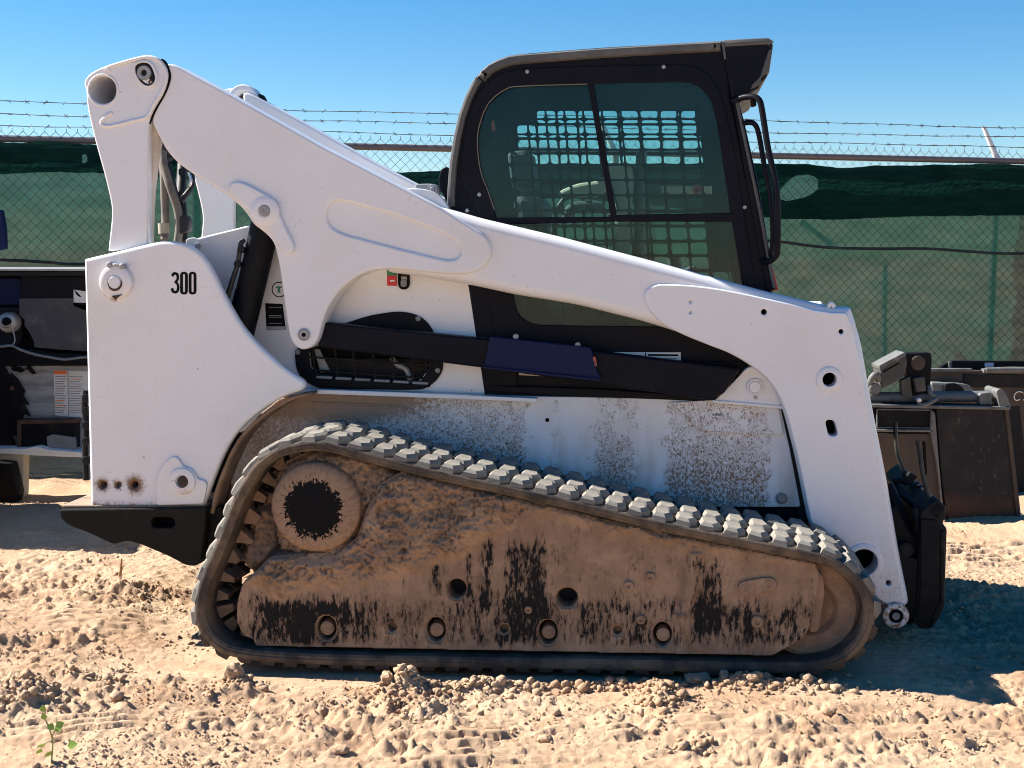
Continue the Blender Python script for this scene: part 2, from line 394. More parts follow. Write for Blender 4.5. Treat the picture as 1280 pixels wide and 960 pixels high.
# window glass: clear green tint, reflecting, with a teal film painting in dust and reflected surroundings
k = NT('tinted_glass'); tr = k.n('ShaderNodeBsdfTransparent'); tr.inputs[0].default_value = (.84, .94, .93, 1)
gl = k.n('ShaderNodeBsdfGlossy'); gl.inputs['Roughness'].default_value = .02; fr = k.n('ShaderNodeFresnel'); fr.inputs[0].default_value = 1.24
df = k.n('ShaderNodeBsdfDiffuse'); df.inputs[0].default_value = (.10, .23, .26, 1)
m1 = k.n('ShaderNodeMixShader'); k.l(k.ramp(k.noise(3, 6, .6), .3, .8, .012, .05), m1.inputs[0]); k.l(tr.outputs[0], m1.inputs[1]); k.l(df.outputs[0], m1.inputs[2])
m2 = k.n('ShaderNodeMixShader'); k.l(fr.outputs[0], m2.inputs[0]); k.l(m1.outputs[0], m2.inputs[1]); k.l(gl.outputs[0], m2.inputs[2]); k.l(m2.outputs[0], k.out.inputs[0]); GLASS = k.m
# woven screen cloth: part see-through, part translucent
def cloth(name, c, ct, clear, lo, hi):
    k = NT(name); tr = k.n('ShaderNodeBsdfTransparent'); d = k.n('ShaderNodeBsdfDiffuse'); t = k.n('ShaderNodeBsdfTranslucent')
    n = k.noise(5, 7, .65, (1, 1, 3)); cc = k.mix(k.ramp(n, .35, .7), c, tuple(.6*x for x in c)); k.l(cc, d.inputs[0]); t.inputs[0].default_value = ct+(1,)
    a = k.n('ShaderNodeMixShader'); a.inputs[0].default_value = .45; k.l(d.outputs[0], a.inputs[1]); k.l(t.outputs[0], a.inputs[2])
    b = k.n('ShaderNodeMixShader'); k.l(k.ramp(k.noise(3, 5, .6, (1, 1, 4)), .3, .7, lo, hi), b.inputs[0]); k.l(a.outputs[0], b.inputs[1]); k.l(tr.outputs[0], b.inputs[2])
    k.l(b.outputs[0], k.out.inputs[0]); return k.m
SCREEN = cloth('green_windscreen_mesh', (.022, .082, .064), (.019, .080, .060), .2, .03, .07)
FLAPG = cloth('dark_green_folded_mesh', (.010, .045, .036), (.004, .020, .016), .02, .0, .004)
# ground
k = NT('dry_dirt'); tcg = k.n('ShaderNodeTexCoord'); a = k.noise(1.3, 8, .6); b = k.noise(9, 8, .65); c_ = k.noise(60, 6, .7); d_ = k.noise(300, 3, .6)
gc = k.mix(k.ramp(a, .35, .68), (.51, .360, .238), (.41, .262, .162)); gc = k.mix(k.ramp(b, .48, .72, 0, .55), gc, (.56, .415, .285))
gc = k.mix(k.ramp(k.noise(3.1, 7, .62), .52, .70, 0, .75), gc, (.36, .215, .125)); gc = k.mix(k.ramp(c_, .52, .72, 0, .5), gc, (.24, .140, .088)); gc = k.mix(k.ramp(d_, .60, .8, 0, .3), gc, (.60, .46, .33))
DIRT = k.set(gc, .97, 0, k.math('ADD', c_, k.math('MULTIPLY', d_, .5)), .9, .010, spec=.12)

# ------------------------------------------------------------------ ground
UZ0, UZ1 = LF.U(270, 845, 0), LF.U(1040, 856, 0)
def ray_ground(u, v, z=0):
    d = ray(u, v); t = (z-CAM.z)/d.z; p = CAM+d*t; return p.x, p.y
def worley(x, y, seed=0):
    xi, yi = np.floor(x), np.floor(y); d1 = np.full(x.shape, 9.); d2 = np.full(x.shape, 9.)
    for a in (-1, 0, 1):
        for b in (-1, 0, 1):
            cx, cy = (xi+a).astype(int), (yi+b).astype(int); h = _p[_p[(cx+seed) & 255]+(cy & 255)]; h2 = _p[_p[(cy+seed+7) & 255]+(cx & 255)]
            d = np.hypot(cx+.1+.8*h/255-x, cy+.1+.8*h2/255-y); d2 = np.where(d < d1, d1, np.minimum(d2, d)); d1 = np.minimum(d1, d)
    return d1, d2
def tracks(x, y):
    """imprints left by rubber tracks: bars across the direction of travel"""
    h = 0*x; M_ = 0*x
    for (u, v, ang, ln, wd, per, amp) in ((660, 935, 10, .50, .16, .068, .034), (1215, 690, 6, 1.3, .30, .085, .034), (1180, 925, -8, .45, .13, .06, .022), (120, 905, 16, .45, .10, .06, .018), (60, 770, 4, 1.0, .25, .08, .020), (980, 915, 4, .4, .14, .066, .018)):
        cx, cy = ray_ground(u, v); a = math.radians(ang); X = (x-cx)*math.cos(a)+(y-cy)*math.sin(a); Y = -(x-cx)*math.sin(a)+(y-cy)*math.cos(a)
        m = sst(1.0, .6, np.abs(X)/ln)*sst(1.0, .7, np.abs(Y)/wd)*sst(-.25, .25, pn(x*5+u, y*5))
        bar = sst(-.05, .35, np.sin(2*math.pi*Y/per+1.2*pn(x*4, y*4+9)+.6*np.sign(np.sin(2*math.pi*X/.13))))
        h = h+m*amp*(bar-.5); M_ = np.maximum(M_, m)
    return h, M_
MOUNDS = [(650, 860, .22, .028, .022), (760, 860, .14, .026, .016), (505, 868, .085, .075, .085), (825, 880, .07, .11, .060), (20, 880, .15, .10, .075), (296, 858, .05, .045, .030), (590, 862, .16, .05, .030), (930, 864, .12, .05, .040), (1010, 868, .10, .04, .030), (865, 940, .05, .03, .02),
          (120, 850, .08, .03, .02), (560, 892, .06, .04, .02), (700, 880, .12, .03, .015), (1140, 742, .9, .12, .05), (40, 640, .4, .3, .05), (150, 740, .22, .10, .030), (240, 735, .10, .06, .03), (180, 930, .10, .05, .03), (390, 925, .14, .04, .03), (1230, 900, .2, .06, .02)]
MOUNDS = [(*ray_ground(u, v), a, b, h) for u, v, a, b, h in MOUNDS]
RIDGES = [([(-20,806),(60,796),(140,802),(215,810)], .024, .020), ([(-20,744),(90,734),(170,742),(245,738)], .026, .018), ([(85,872),(180,868),(260,874),(330,862)], .018, .016), ([(330,878),(400,888),(460,908),(560,890)], .022, .018),
          ([(760,902),(830,915),(880,934),(950,948)], .022, .022), ([(985,893),(1060,905),(1150,896),(1290,905)], .020, .018), ([(200,915),(310,905),(400,925),(520,944)], .020, .016), ([(600,884),(690,880),(780,892)], .016, .012), ([(-20,850),(60,846),(130,858)], .02, .02), ([(1040,930),(1120,940),(1290,930)], .02, .016)]
RIDGES = [([ray_ground(*p) for p in P], w_, h_) for P, w_, h_ in RIDGES]
def ridges(x, y):
    h = 0*x; jx, jy = x+.03*fbm(x*9, y*9, 2), y+.02*fbm(x*9+5, y*9, 2); cr = sst(.15, .75, billow(x*26, y*30, 3))
    for P, w_, hh in RIDGES:
        d = np.full(x.shape, 9.)
        for (x1, y1), (x2, y2) in zip(P[:-1], P[1:]):
            t = np.clip(((jx-x1)*(x2-x1)+(jy-y1)*(y2-y1))/((x2-x1)**2+(y2-y1)**2), 0, 1); d = np.minimum(d, np.hypot(jx-x1-t*(x2-x1), jy-y1-t*(y2-y1)))
        h = h+hh*np.exp(-(d/w_)**2)*(.25+1.1*cr)-hh*.45*np.exp(-((d-w_*3)/(w_*1.6))**2)
    return h
def height(x, y, fine=True):
    d = np.sqrt(x*x+y*y); fade = sst(60, 12, d)
    lx = x*LF.X.x+(y-4.6)*LF.X.y; ly = x*LF.Y.x+(y-4.6)*LF.Y.y
    # the yard dips and rises gently; under the loader it follows the two tracks
    h = fade*(.030*fbm(x*.7, y*.7+3, 3)+.012*fbm(x*2.3, y*2.3, 2))
    tz = -.046+(np.clip(lx, -1.4, 1.5)+1.05)*.030
    under = sst(.55, .0, np.maximum(np.abs(lx+.02)-1.2, 0))*sst(.30, .0, np.maximum(np.abs(ly-1.0)-1.02, 0))
    h = h*(1-under)+(tz+.006)*under
    th, tm = tracks(x, y); rough = (1-.8*under)*(1-.75*tm)
    patch = sst(-.05, .40, fbm(x*1.15+4, y*1.7, 4)); near = sst(14, 6, d)
    h = h+rough*near*(patch*(.027*(billow(x*7, y*9, 4, .55)-.45))+(.007+.006*patch)*fbm(x*16, y*20, 4, .6)+.004*fbm(x*55, y*60, 2, .6))
    jx, jy = x+.012*fbm(x*30, y*30, 2), y+.012*fbm(x*30+9, y*30, 2)
    a1, a2 = worley(jx*24, jy*26, 3); b1, b2 = worley(jx*62, jy*66, 9); p2 = sst(-.3, .5, fbm(x*3.1+8, y*3.7, 3)); near2 = sst(9, 6, d)
    h = h+rough*near2*(.45+.55*patch)*(.25+.75*p2)*(.0075*(sst(0, .35, a2-a1)-.5)*sst(.9, .2, a1)+.0065*(sst(0, .4, b2-b1)-.5))
    # scraped drag lines
    h = h+rough*near*.011*fbm(x*1.5+y*.5, y*15, 4)
    for mx, my, a, b, hh in MOUNDS:
        q = ((x-mx)/a)**2+((y-my)/b)**2; h = h+hh*np.exp(-q*1.1)*(.75+.5*billow(x*22, y*22, 3))
    return h+(th*(1-.8*under)+ridges(x, y)*rough)
def axis(a, b, step, far, g=1.16):
    l = list(np.arange(a, b, step)); s = step
    while l[-1] < far: s *= g; l.append(l[-1]+s)
    s = step
    while l[0] > -far: s *= g; l.insert(0, l[0]-s)
    return np.array(l)
gx, gy = axis(-2.3, 2.5, .0075, 700, 1.13), axis(3.6, 6.9, .0075, 700, 1.10)
GX, GY = np.meshgrid(gx, gy); GZ = height(GX, GY)
me = grid_mesh('ground', GX, GY, GZ); link('ground', me, DIRT, None, 'structure')
def hz(x, y): return float(height(np.array([x]), np.array([y]))[0])
# clods: a few countable big ones, the rest loose
def clod_arrays(seed, sub=2, squash=.75):
    bm = bmesh.new(); bmesh.ops.create_icosphere(bm, subdivisions=sub, radius=1)
    r = np.random.default_rng(seed); o = r.uniform(-50, 50, 3)
    v = np.array([q.co[:] for q in bm.verts]); f = np.array([[q.index for q in p.verts] for p in bm.faces]); bm.free()
    n = .38*fbm(v[:, 0]*1.3+o[0]+v[:, 2]*.7, v[:, 1]*1.3+o[1]-v[:, 2]*.9, 3, .6); v = v*(1+n)[:, None]; v = np.sign(v)*np.abs(v)**.8; v *= r.uniform(.55, 1.3, 3); v[:, 2] *= squash
    return v, f
def hull(seed, n=15):
    r = np.random.default_rng(seed); v = r.normal(0, 1, (n, 3)); v /= np.linalg.norm(v, axis=1)[:, None]; v *= r.uniform(.75, 1.1, (n, 1))*np.array([r.uniform(.7, 1.3), r.uniform(.7, 1.2), r.uniform(.5, .85)])
    bm = bmesh.new(); [bm.verts.new(q) for q in v]; bmesh.ops.convex_hull(bm, input=bm.verts); bmesh.ops.triangulate(bm, faces=bm.faces); bm.verts.index_update()
    f = np.array([[q.index for q in p.verts] for p in bm.faces]); v = np.array([q.co[:] for q in bm.verts]); bm.free(); return v, f
VAR = [hull(i) if i % 3 else clod_arrays(i, 1) for i in range(14)]
def octa(seed):
    r = np.random.default_rng(seed); v = np.array([(1, 0, 0), (-1, 0, 0), (0, 1, 0), (0, -1, 0), (0, 0, 1), (0, 0, -1), (.7, .7, .3), (-.7, .5, .4)])*r.uniform(.6, 1.3, (8, 1))
    bm = bmesh.new(); [bm.verts.new(q) for q in v]; bmesh.ops.convex_hull(bm, input=bm.verts); bmesh.ops.triangulate(bm, faces=bm.faces); bm.verts.index_update()
    f = np.array([[q.index for q in p.verts] for p in bm.faces]); v = np.array([q.co[:] for q in bm.verts]); bm.free(); return v, f
OCT = [octa(i) for i in range(14)]
def loose(name, spots, VAR=VAR):
    vs_, fs, n0 = [], [], 0
    for i, (x, y, z, s) in enumerate(spots):
        v, f = VAR[i % 14]; a = i*2.4; c, q = math.cos(a), math.sin(a)
        v2 = np.stack([v[:, 0]*c-v[:, 1]*q, v[:, 0]*q+v[:, 1]*c, v[:, 2]], -1)*s+np.array([x, y, z])
        vs_.append(v2); fs.append(f+n0); n0 += len(v)
    v = np.concatenate(vs_).astype(np.float32); f = np.concatenate(fs).astype(np.int32)
    me = bpy.data.meshes.new(name); me.vertices.add(len(v)); me.vertices.foreach_set('co', v.ravel())
    me.loops.add(f.size); me.loops.foreach_set('vertex_index', f.ravel()); me.polygons.add(len(f)); me.polygons.foreach_set('loop_start', np.arange(0, f.size, 3, dtype=np.int32))
    me.update(calc_edges=True); return me
N = 16000
y = 3.5+(rng.random(N)**1.5)*5.5; x = (rng.random(N)-.5)*(.95*y)
d = fbm(x*1.7+4, y*2.2, 3)+.7*fbm(x*4, y*5, 2)
keep = rng.random(N) < sst(-.2, .9, d)*.95+.02
lx = x*LF.X.x+(y-4.6)*LF.X.y; ly = x*LF.Y.x+(y-4.6)*LF.Y.y
keep &= ~((np.abs(lx) < 1.15) & (ly > -.02) & (ly < .5))
x, y = x[keep], y[keep]; s = .0035+.010*rng.random(len(x))**3+.022*(rng.random(len(x)) > .985)*rng.random(len(x))
xs, ys, ss = [x], [y], [s]
for mx, my, a, b, hh in MOUNDS[:11]:                                  # crumbs gathered on the heaps
    n = int(330 if hh > .05 else 170); xs.append(mx+rng.normal(0, a*.75, n)); ys.append(my+rng.normal(0, b*.75, n)); ss.append(.0035+.015*rng.random(n)**3)
x, y, s = map(np.concatenate, (xs, ys, ss)); z = height(x, y)+s*.25
link('loose_dirt', loose('loose_dirt', list(zip(x, y, z, s))), DIRT, None, 'stuff')
N = 60000
y = 3.55+(rng.random(N)**1.4)*4.2; x = (rng.random(N)-.5)*(.84*y); d = fbm(x*1.7+4, y*2.2, 3)+.9*fbm(x*6, y*7, 2)
lx = x*LF.X.x+(y-4.6)*LF.X.y; ly = x*LF.Y.x+(y-4.6)*LF.Y.y
keep = (rng.random(N) < sst(-.25, .85, d)*.95+.012) & ~((np.abs(lx) < 1.15) & (ly > -.02) & (ly < 2.0))
x, y = x[keep], y[keep]; s = .0018+.0045*rng.random(len(x))**2; z = height(x, y)+s*.3
link('dirt_crumbs', loose('dirt_crumbs', list(zip(x, y, z, s)), OCT), DIRT, None, 'stuff')
CL = [(517, 853, .020, 'tan dirt clod on top of the crumbled heap in front of the track'), (291, 856, .034, 'pale dirt clod beside the rear bend of the rubber track'),
      (484, 868, .026, 'upright dirt clod at the left foot of the crumbled heap'), (872, 857, .032, 'smooth brown clod against the lower edge of the track'),
      (905, 860, .024, 'blocky pale clod right of the smooth brown clod by the track'), (940, 866, .022, 'dirt clod in the row heaped below the front of the track'),
      (238, 900, .022, 'small round clod lying on open dirt left of the track'), (425, 947, .024, 'reddish square clod near the bottom edge of the ground'),
      (680, 930, .026, 'brown clod lying on the ridged track imprint'), (1035, 902, .028, 'flat slab of dirt in front of the shadow edge')]
for i, (u, v, s, lab) in enumerate(CL):
    vv, ff = clod_arrays(100+i, 3, .8); x, y = ray_ground(u, v); z = hz(x, y)
    me = mesh('dirt_clod', [tuple(q) for q in vv*s], [tuple(q) for q in ff.tolist()], 0); o = link('dirt_clod', me, DIRT); o.location = (x, y, z+s*.35)
    tag(o, lab, 'dirt clod', 'larger clods lying on the dirt')

# ------------------------------------------------------------------ chain link fence with green screen
FF = Frame((0, 10, 0), -9)
fence = thing('chain_link_fence', 'chain link fence hung with dark green screen cloth and topped with barbed wire', 'fence', FF.M)
K = Kit(FF, fence)
S0, S1 = -7.5, 8.0; RZ = 2.205
link('top_rail', tube_mesh('top_rail', [Vector((S0, 0, RZ+.012)), Vector((0, 0, RZ)), Vector((S1, 0, RZ-.012))], .024, 10), RAILM, fence)
sp = K.U(1247, 300, .06)[0]
for i in range(-4, 3):
    s = sp+i*3.05
    if S0 < s < S1:
        link('post', tube_mesh('post', [Vector((s, .12, -.1)), Vector((s, .12, RZ+.03))], .030, 12), GALV, fence)
        e = Vector((s, .10, RZ+.0)); arm = link('barb_arm', tube_mesh('barb_arm', [e, e+Vector((-.035, .0, .06)), e+Vector((-.125, .02, .262))], [.030, .017], 8), PAPER, fence)  # white colour stands for sunlight on the galvanised arm
for j, (zz, yy) in enumerate(((2.452, -.05), (2.378, -.02), (2.302, .01))):
    P = []; ss = np.arange(S0, S1+.01, .25)
    for q in ss: P.append(Vector((q, yy, zz+.006*math.sin(q*1.3+j*2)+.003*math.sin(q*5+j))))
    P2 = [p+Vector((0, .003*math.sin(i*9), .003*math.cos(i*9))) for i, p in enumerate(P)]
    paths = [P, P2]; r_ = random.Random(j)
    for q in np.arange(S0, S1, .125):
        c = Vector((q+r_.uniform(-.01, .01), yy, zz+.006*math.sin(q*1.3+j*2)))
        for t in range(2):
            a = r_.uniform(0, 6.28); dd = Vector((.012*(1 if t else -1), .012*math.cos(a), .014*math.sin(a))); paths.append([c-dd, c+dd])
    link('barbed_wire', join_tubes('barbed_wire', paths, .0022, 5), WIRE, fence)
paths = []; st = .036; nz_ = 62; top = 2.285
for i, q in enumerate(np.arange(-5.2, 5.6, st)):
    P = []
    for k2 in range(nz_):
        sgn = 1 if (k2+i) % 2 else -1
        P.append(Vector((q+sgn*st*.5, .004*sgn*(1 if i % 2 else -1)-.002, top-.02-k2*st)))
    if (i % 2) == 0: P.insert(0, P[0]+Vector((.002, 0, .022)))
    paths.append(P)
link('chain_mesh', join_tubes('chain_mesh', paths, .0024, 3), WIRE, fence, 'stuff')
ss = np.linspace(-5.6, 6.0, 1400); zz = np.linspace(0, 1, 64); SS, T = np.meshgrid(ss, zz)
# fold edges follow the sag between ties
u_s = lambda u: FF.U(u, 200, 0)[0]
ex = [u_s(-300), u_s(0), u_s(60), u_s(120), u_s(330), u_s(420), u_s(500), u_s(560), u_s(700), u_s(960), u_s(1010), u_s(1045), u_s(1090), u_s(1250), u_s(1280), u_s(1600)]
ev = [181, 180, 178, 182, 200, 206, 216, 214, 205, 205, 206, 211, 208, 206, 208, 207]
bx_ = [u_s(-300), u_s(0), u_s(60), u_s(120), u_s(400), u_s(700), u_s(975), u_s(1045), u_s(1140), u_s(1280), u_s(1600)]; bv = [220, 219, 216, 217, 236, 246, 274, 275, 271, 270, 268]
tz_ = np.array([FF.U(400, v, 0)[1] if False else FF.U(640+s*170, v, 0)[1] for s, v in zip(ex, ev)]); bz_ = np.array([FF.U(640+s*170, v, 0)[1] for s, v in zip(bx_, bv)])
TZ = np.interp(SS, ex, tz_)+.006*fbm(SS*6, SS*0, 2); BZ = np.interp(SS, bx_, bz_)+.004*fbm(SS*9, SS*0+4, 2)
Z = BZ+(TZ-BZ)*T
Yw = -.050+.012*fbm(SS*1.5, Z*5, 4)+.0045*fbm(SS*5, Z*34, 3)
hx, hzz = FF.U(996, 234, 0); dx = (SS-hx); dzz = (Z-hzz)-.16*dx
inside = ((dx/.155)**2+((dzz+.25*np.maximum(-dx-.02, 0))/.085)**2+.12*fbm(SS*7, Z*7, 3)) < 1
hx2, hz2 = FF.U(107, 199, 0); inside |= (((SS-hx2)/.014)**2+((Z-hz2)/.03)**2) < 1
keep = ~(inside[:-1, :-1] | inside[1:, 1:])
link('folded_cloth', grid_mesh('folded_cloth', SS, Yw, Z, True, keep), FLAPG, fence)
ss = np.linspace(-5.6, 6.0, 420); zz = np.linspace(0, 1, 90); SS, T = np.meshgrid(ss, zz)
topz = np.interp(SS, ex, tz_)-.022+.006*fbm(SS*.9, 0*SS+3, 3); Z = .0+T*(topz)
Yw = .034+.010*fbm(SS*1.4, Z*1.6, 4)+.006*np.sin(Z*14+fbm(SS*.7, Z, 2)*3)*sst(1.9, 1.2, Z)
link('screen_cloth', grid_mesh('screen_cloth', SS, Yw, Z), SCREEN, fence)
P = []
for u, v in ((-200, 322), (0, 325), (60, 328), (120, 330), (400, 322), (700, 308), (900, 301), (970, 302), (1010, 307), (1045, 310), (1100, 311), (1160, 311), (1220, 315), (1280, 317), (1500, 312)): P.append(K.P(u, v, -.03))
link('tie_cord', tube_mesh('tie_cord', P, .011, 7, 6), HOSE, fence)
link('brace_post', tube_mesh('brace_post', [K.P(1000, 276, .5), K.P(1040, 306, .5)], .022, 8), GALV, fence)
link('brace_post', tube_mesh('brace_post', [K.P(1106, 330, 2.0), K.P(1105, 470, 2.0)], .026, 8), GALV, fence)

# ------------------------------------------------------------------ the track loader
loader = thing('track_loader', 'white compact track loader with black cab and muddy rubber tracks parked on dirt', 'track loader', LF.M)
L = Kit(LF, loader); WL = 2.0
# --- rubber track: belt, lugs, inner teeth
OUT = [(241,757),(252,717),(274,670),(287,632),(300,605),(320,576),(345,559),(380,551),(412,552),(445,562),(510,579),(605,601),(705,622),(800,646),(900,667),(985,683),(1030,692),(1058,706),(1078,723),(1090,742),(1095,762),(1092,787),(1078,812),(1058,829),(1030,840),(990,843),(900,841),(760,838),(640,836),(500,834),(380,831),(310,826),(275,818),(254,800),(244,780)]
lp = np.array(L.loop(OUT, 0, 60, 6))
def resample(p, n):
    q = np.vstack([p, p[:1]]); d = np.r_[0, np.cumsum(np.hypot(*np.diff(q, axis=0).T))]; t = np.linspace(0, d[-1], n, endpoint=False)
    return np.stack([np.interp(t, d, q[:, 0]), np.interp(t, d, q[:, 1])], -1), d[-1]
_, LEN = resample(lp, 10); NR = round(LEN/.083); lp, _ = resample(lp, NR*6)
if area([tuple(q) for q in lp]) > 0: lp = lp[::-1]
def nrm(p):
    t = np.roll(p, -2, 0)-np.roll(p, 2, 0); t /= np.linalg.norm(t, axis=1)[:, None]; return t, np.stack([-t[:, 1], t[:, 0]], -1)
tg, nn = nrm(lp); TH, TW = .036, .45
def belt():
    prof = [(.006, 0), (.0, -.008), (.0, -.018), (.004, -.022), (.004, -.028), (.012, -TH), (TW-.012, -TH), (TW, -.026), (TW, -.008), (TW-.006, 0)]
    v, f = [], []; m = len(prof); n = len(lp)
    for i in range(n):
        for y, o in prof: v.append((lp[i, 0]+nn[i, 0]*o, y, lp[i, 1]+nn[i, 1]*o))
    for i in range(n):
        for j in range(m): f.append((i*m+j, i*m+(j+1) % m, ((i+1) % n)*m+(j+1) % m, ((i+1) % n)*m+j))
    me = mesh('track_belt', v, f, 40); fixn(me); return me
track = link('rubber_track', belt(), RUBBER, loader)
def lug_mesh(w, seed):
    r = np.random.default_rng(seed); h = .022
    B = [(-.042, 0), (.010, 0), (.041, .36), (.034, .68), (.024, 1), (-.036, 1), (-.043, .62), (-.038, .3)]
    mid = [(.86*x, .03+.95*y) for x, y in B]; top = [(.60*x-.004, .13+.80*y) for x, y in B]
    v = []
    for ring, z in ((B, -.004), (mid, h*.62), (top, h)):
        for x, y in ring: v.append((x+r.normal(0, .0012), y*w+r.normal(0, .0012), z+r.normal(0, .0009)))
    n = len(B); f = [(k*n+i, k*n+(i+1) % n, (k+1)*n+(i+1) % n, (k+1)*n+i) for k in range(2) for i in range(n)]
    f.append(tuple(range(2*n, 3*n)))
    me = mesh('tread_lug', v, f, 12); fixn(me); return me
LM = [lug_mesh(.150, i) for i in range(5)]
LB = [q.copy() for q in LM]
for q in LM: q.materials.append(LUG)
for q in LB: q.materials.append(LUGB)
ctr = lp.mean(0); far_v, far_f = [], []
for k_ in range(NR):
    i = k_*6; T, Nv = tg[i], nn[i]
    for c_ in range(3):
        sh = (0, .016, 0)[c_]; yb = (.004, .152, .300)[c_]
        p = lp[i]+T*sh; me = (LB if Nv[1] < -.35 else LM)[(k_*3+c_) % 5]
        R4 = Matrix(((T[0], 0, Nv[0], p[0]), (0, 1, 0, yb), (T[1], 0, Nv[1], p[1]), (0, 0, 0, 1)))
        o = bpy.data.objects.new('tread_lug', me); COL.objects.link(o); o.parent = track; o.matrix_local = R4
        base = len(far_v)
        for q in me.vertices: z = R4 @ q.co; far_v.append((z.x, WL-z.y, z.z))
        for q in me.polygons: far_f.append(tuple(base+j for j in q.vertices)[::-1])
# guide teeth on the inner face, packed with mud
def teeth():
    v, f = [], []; r = np.random.default_rng(3)
    for k_ in range(NR):
        i = k_*6+3; T, Nv = tg[i], nn[i]; a = .024+r.uniform(-.004, .006); h = .05+r.uniform(-.012, .01)
        for y0, y1 in ((.14, .20), (.25, .31)):
            base = len(v)
            for (t, o) in ((-a, -TH+.004), (a, -TH+.004), (a*.5, -TH-h), (-a*.5, -TH-h)):
                for y in (y0, y1): v.append((lp[i, 0]+T[0]*t+Nv[0]*o+r.normal(0, .003), y+r.normal(0, .003), lp[i, 1]+T[1]*t+Nv[1]*o+r.normal(0, .003)))
            f += [tuple(base+j for j in q) for q in ((0, 2, 3, 1), (2, 4, 5, 3), (4, 6, 7, 5), (6, 0, 1, 7), (0, 6, 4, 2), (1, 3, 5, 7))]
    return mesh('guide_teeth', v, f, 0)
link('guide_teeth', teeth(), MUD, track)
ft = mirror(track, loader, WL, 'rubber_track'); link('tread_lugs', mesh('tread_lugs', far_v, far_f, 12), LUG, ft)
# --- track frame under caked mud
FR = [(296,752),(303,728),(322,712),(336,696),(372,692),(420,690),(446,672),(456,640),(474,604),(505,588),(560,600),(640,619),(760,650),(860,670),(960,690),(1020,703),(1026,722),(1014,782),(1004,799),(966,820),(640,814),(319,808),(316,799),(303,795),(295,775)]
YF = .05
holes_px = [((571,736),11,12),((709,747),12,12)]
rollers = [(408,785),(545,787),(685,790),(828,793)]; smalls = [(490,784),(630,786),(772,788)]
fr_o = L.plate('track_frame', FR, YF, .30, WASHED, r=6, bev=.008, holes=[circ(c, r+1, 20, r2) for c, r, r2 in holes_px]+[circ(c, 12, 20, 15) for c in rollers]+[circ(c, 5.5, 14) for c in smalls])
mirror(fr_o, loader, WL, 'track_frame')
L.plate('frame_core', [(330,700),(1000,712),(985,800),(330,795)], YF+.09, .18, DARK, fr_o, r=5)
us, vs_ = np.arange(294, 1029, 1.75), np.arange(584, 820, 1.75); UU, VV = np.meshgrid(us, vs_)
ax, az = L.U(0, 0, YF); A = np.array([L.U(0, 0, YF), L.U(1280, 0, YF), L.U(0, 960, YF), L.U(1280, 960, YF)])
GXm = np.zeros(UU.shape); GZm = np.zeros(UU.shape)
for (i, j), uu in np.ndenumerate(UU): GXm[i, j], GZm[i, j] = L.U(uu, VV[i, j], YF)
from itertools import product
def inpoly(px, py, poly):
    ins = np.zeros(px.shape, bool); n = len(poly)
    for i in range(n):
        (x1, y1), (x2, y2) = poly[i-1][:2], poly[i][:2]
        c = ((y1 > py) != (y2 > py)) & (px < (x2-x1)*(py-y1)/((y2-y1) if y2 != y1 else 1e-9)+x1); ins ^= c
    return ins
def edge_dist(px, py, poly):
    d = np.full(px.shape, 1e9); n = len(poly)
    for i in range(n):
        (x1, y1), (x2, y2) = poly[i-1][:2], poly[i][:2]; L2 = (x2-x1)**2+(y2-y1)**2+1e-9
        t = np.clip(((px-x1)*(x2-x1)+(py-y1)*(y2-y1))/L2, 0, 1); d = np.minimum(d, np.hypot(px-x1-t*(x2-x1), py-y1-t*(y2-y1)))
    return d
# where mud lies thick: a slope that starts below the hub and climbs along the belt
edge_u = [294, 340, 440, 500, 560, 620, 690, 760, 860, 960, 1028]; edge_v = [715, 742, 728, 716, 700, 668, 640, 664, 684, 696, 706]
EV = np.interp(UU, edge_u, edge_v)+7*fbm(UU/26, VV/26, 3)
thick = sst(10, -26, VV-EV); lumps = (.45-billow(UU/30, VV/26, 5, .62))
crack = sst(.05, .0, np.abs(pn(UU/34+9, VV/34)+.4*pn(UU/11, VV/11)))
wx_, wy_ = UU+8*fbm(UU/19, VV/19, 3), VV+8*fbm(UU/19+40, VV/19, 3)
a1, a2 = worley(wx_/21, wy_/17); b1, b2 = worley(wx_/9, wy_/8, 5)
clump = sst(-.2, .5, fbm(UU/45+3, VV/40, 3))
cr = (.35+.65*clump)*(.015*sst(.0, .13, a2-a1)*sst(1.1, .2, a1)+.011*sst(0, .25, b2-b1)-.016)+.006*fbm(UU/4.5, VV/4.5, 3)
dep = thick*(cr+.026+.020*lumps+.010*fbm(UU/70, VV/50, 3)-.016*crack)+(1-thick)*.0016*fbm(UU/6, VV/9, 3)
dep = dep+.006
insd = inpoly(UU, VV, FR); ed = edge_dist(UU, VV, FR); dep = dep-.03*sst(7, 0, ed)*thick
hd = np.hypot(UU-393, VV-635); dep = np.where(hd < 75, np.minimum(dep, .004+.03*sst(58, 75, hd)), dep)
rib = sst(10, 5, np.abs(UU-(868-(VV-700)*.18))+np.where((VV > 690) & (VV < 770), 0, 40)); dep = dep+.014*rib
rib2 = sst(9, 5, np.abs(UU-(852+(VV-770)*.55))+np.where((VV > 765) & (VV < 812), 0, 40)); dep = dep+.010*rib2
kp = insd & (ed > 1.0)
for c, r, r2 in holes_px+[(c, 12, 15) for c in rollers]+[(c, 5.5, 5.5) for c in smalls]: kp &= ((UU-c[0])/(r+1.6))**2+((VV-c[1])/(r2+1.6))**2 > 1
kc = kp[:-1, :-1] & kp[1:, :-1] & kp[:-1, 1:] & kp[1:, 1:]
mm = grid_mesh('caked_mud', GXm, YF-dep, GZm, True, kc)
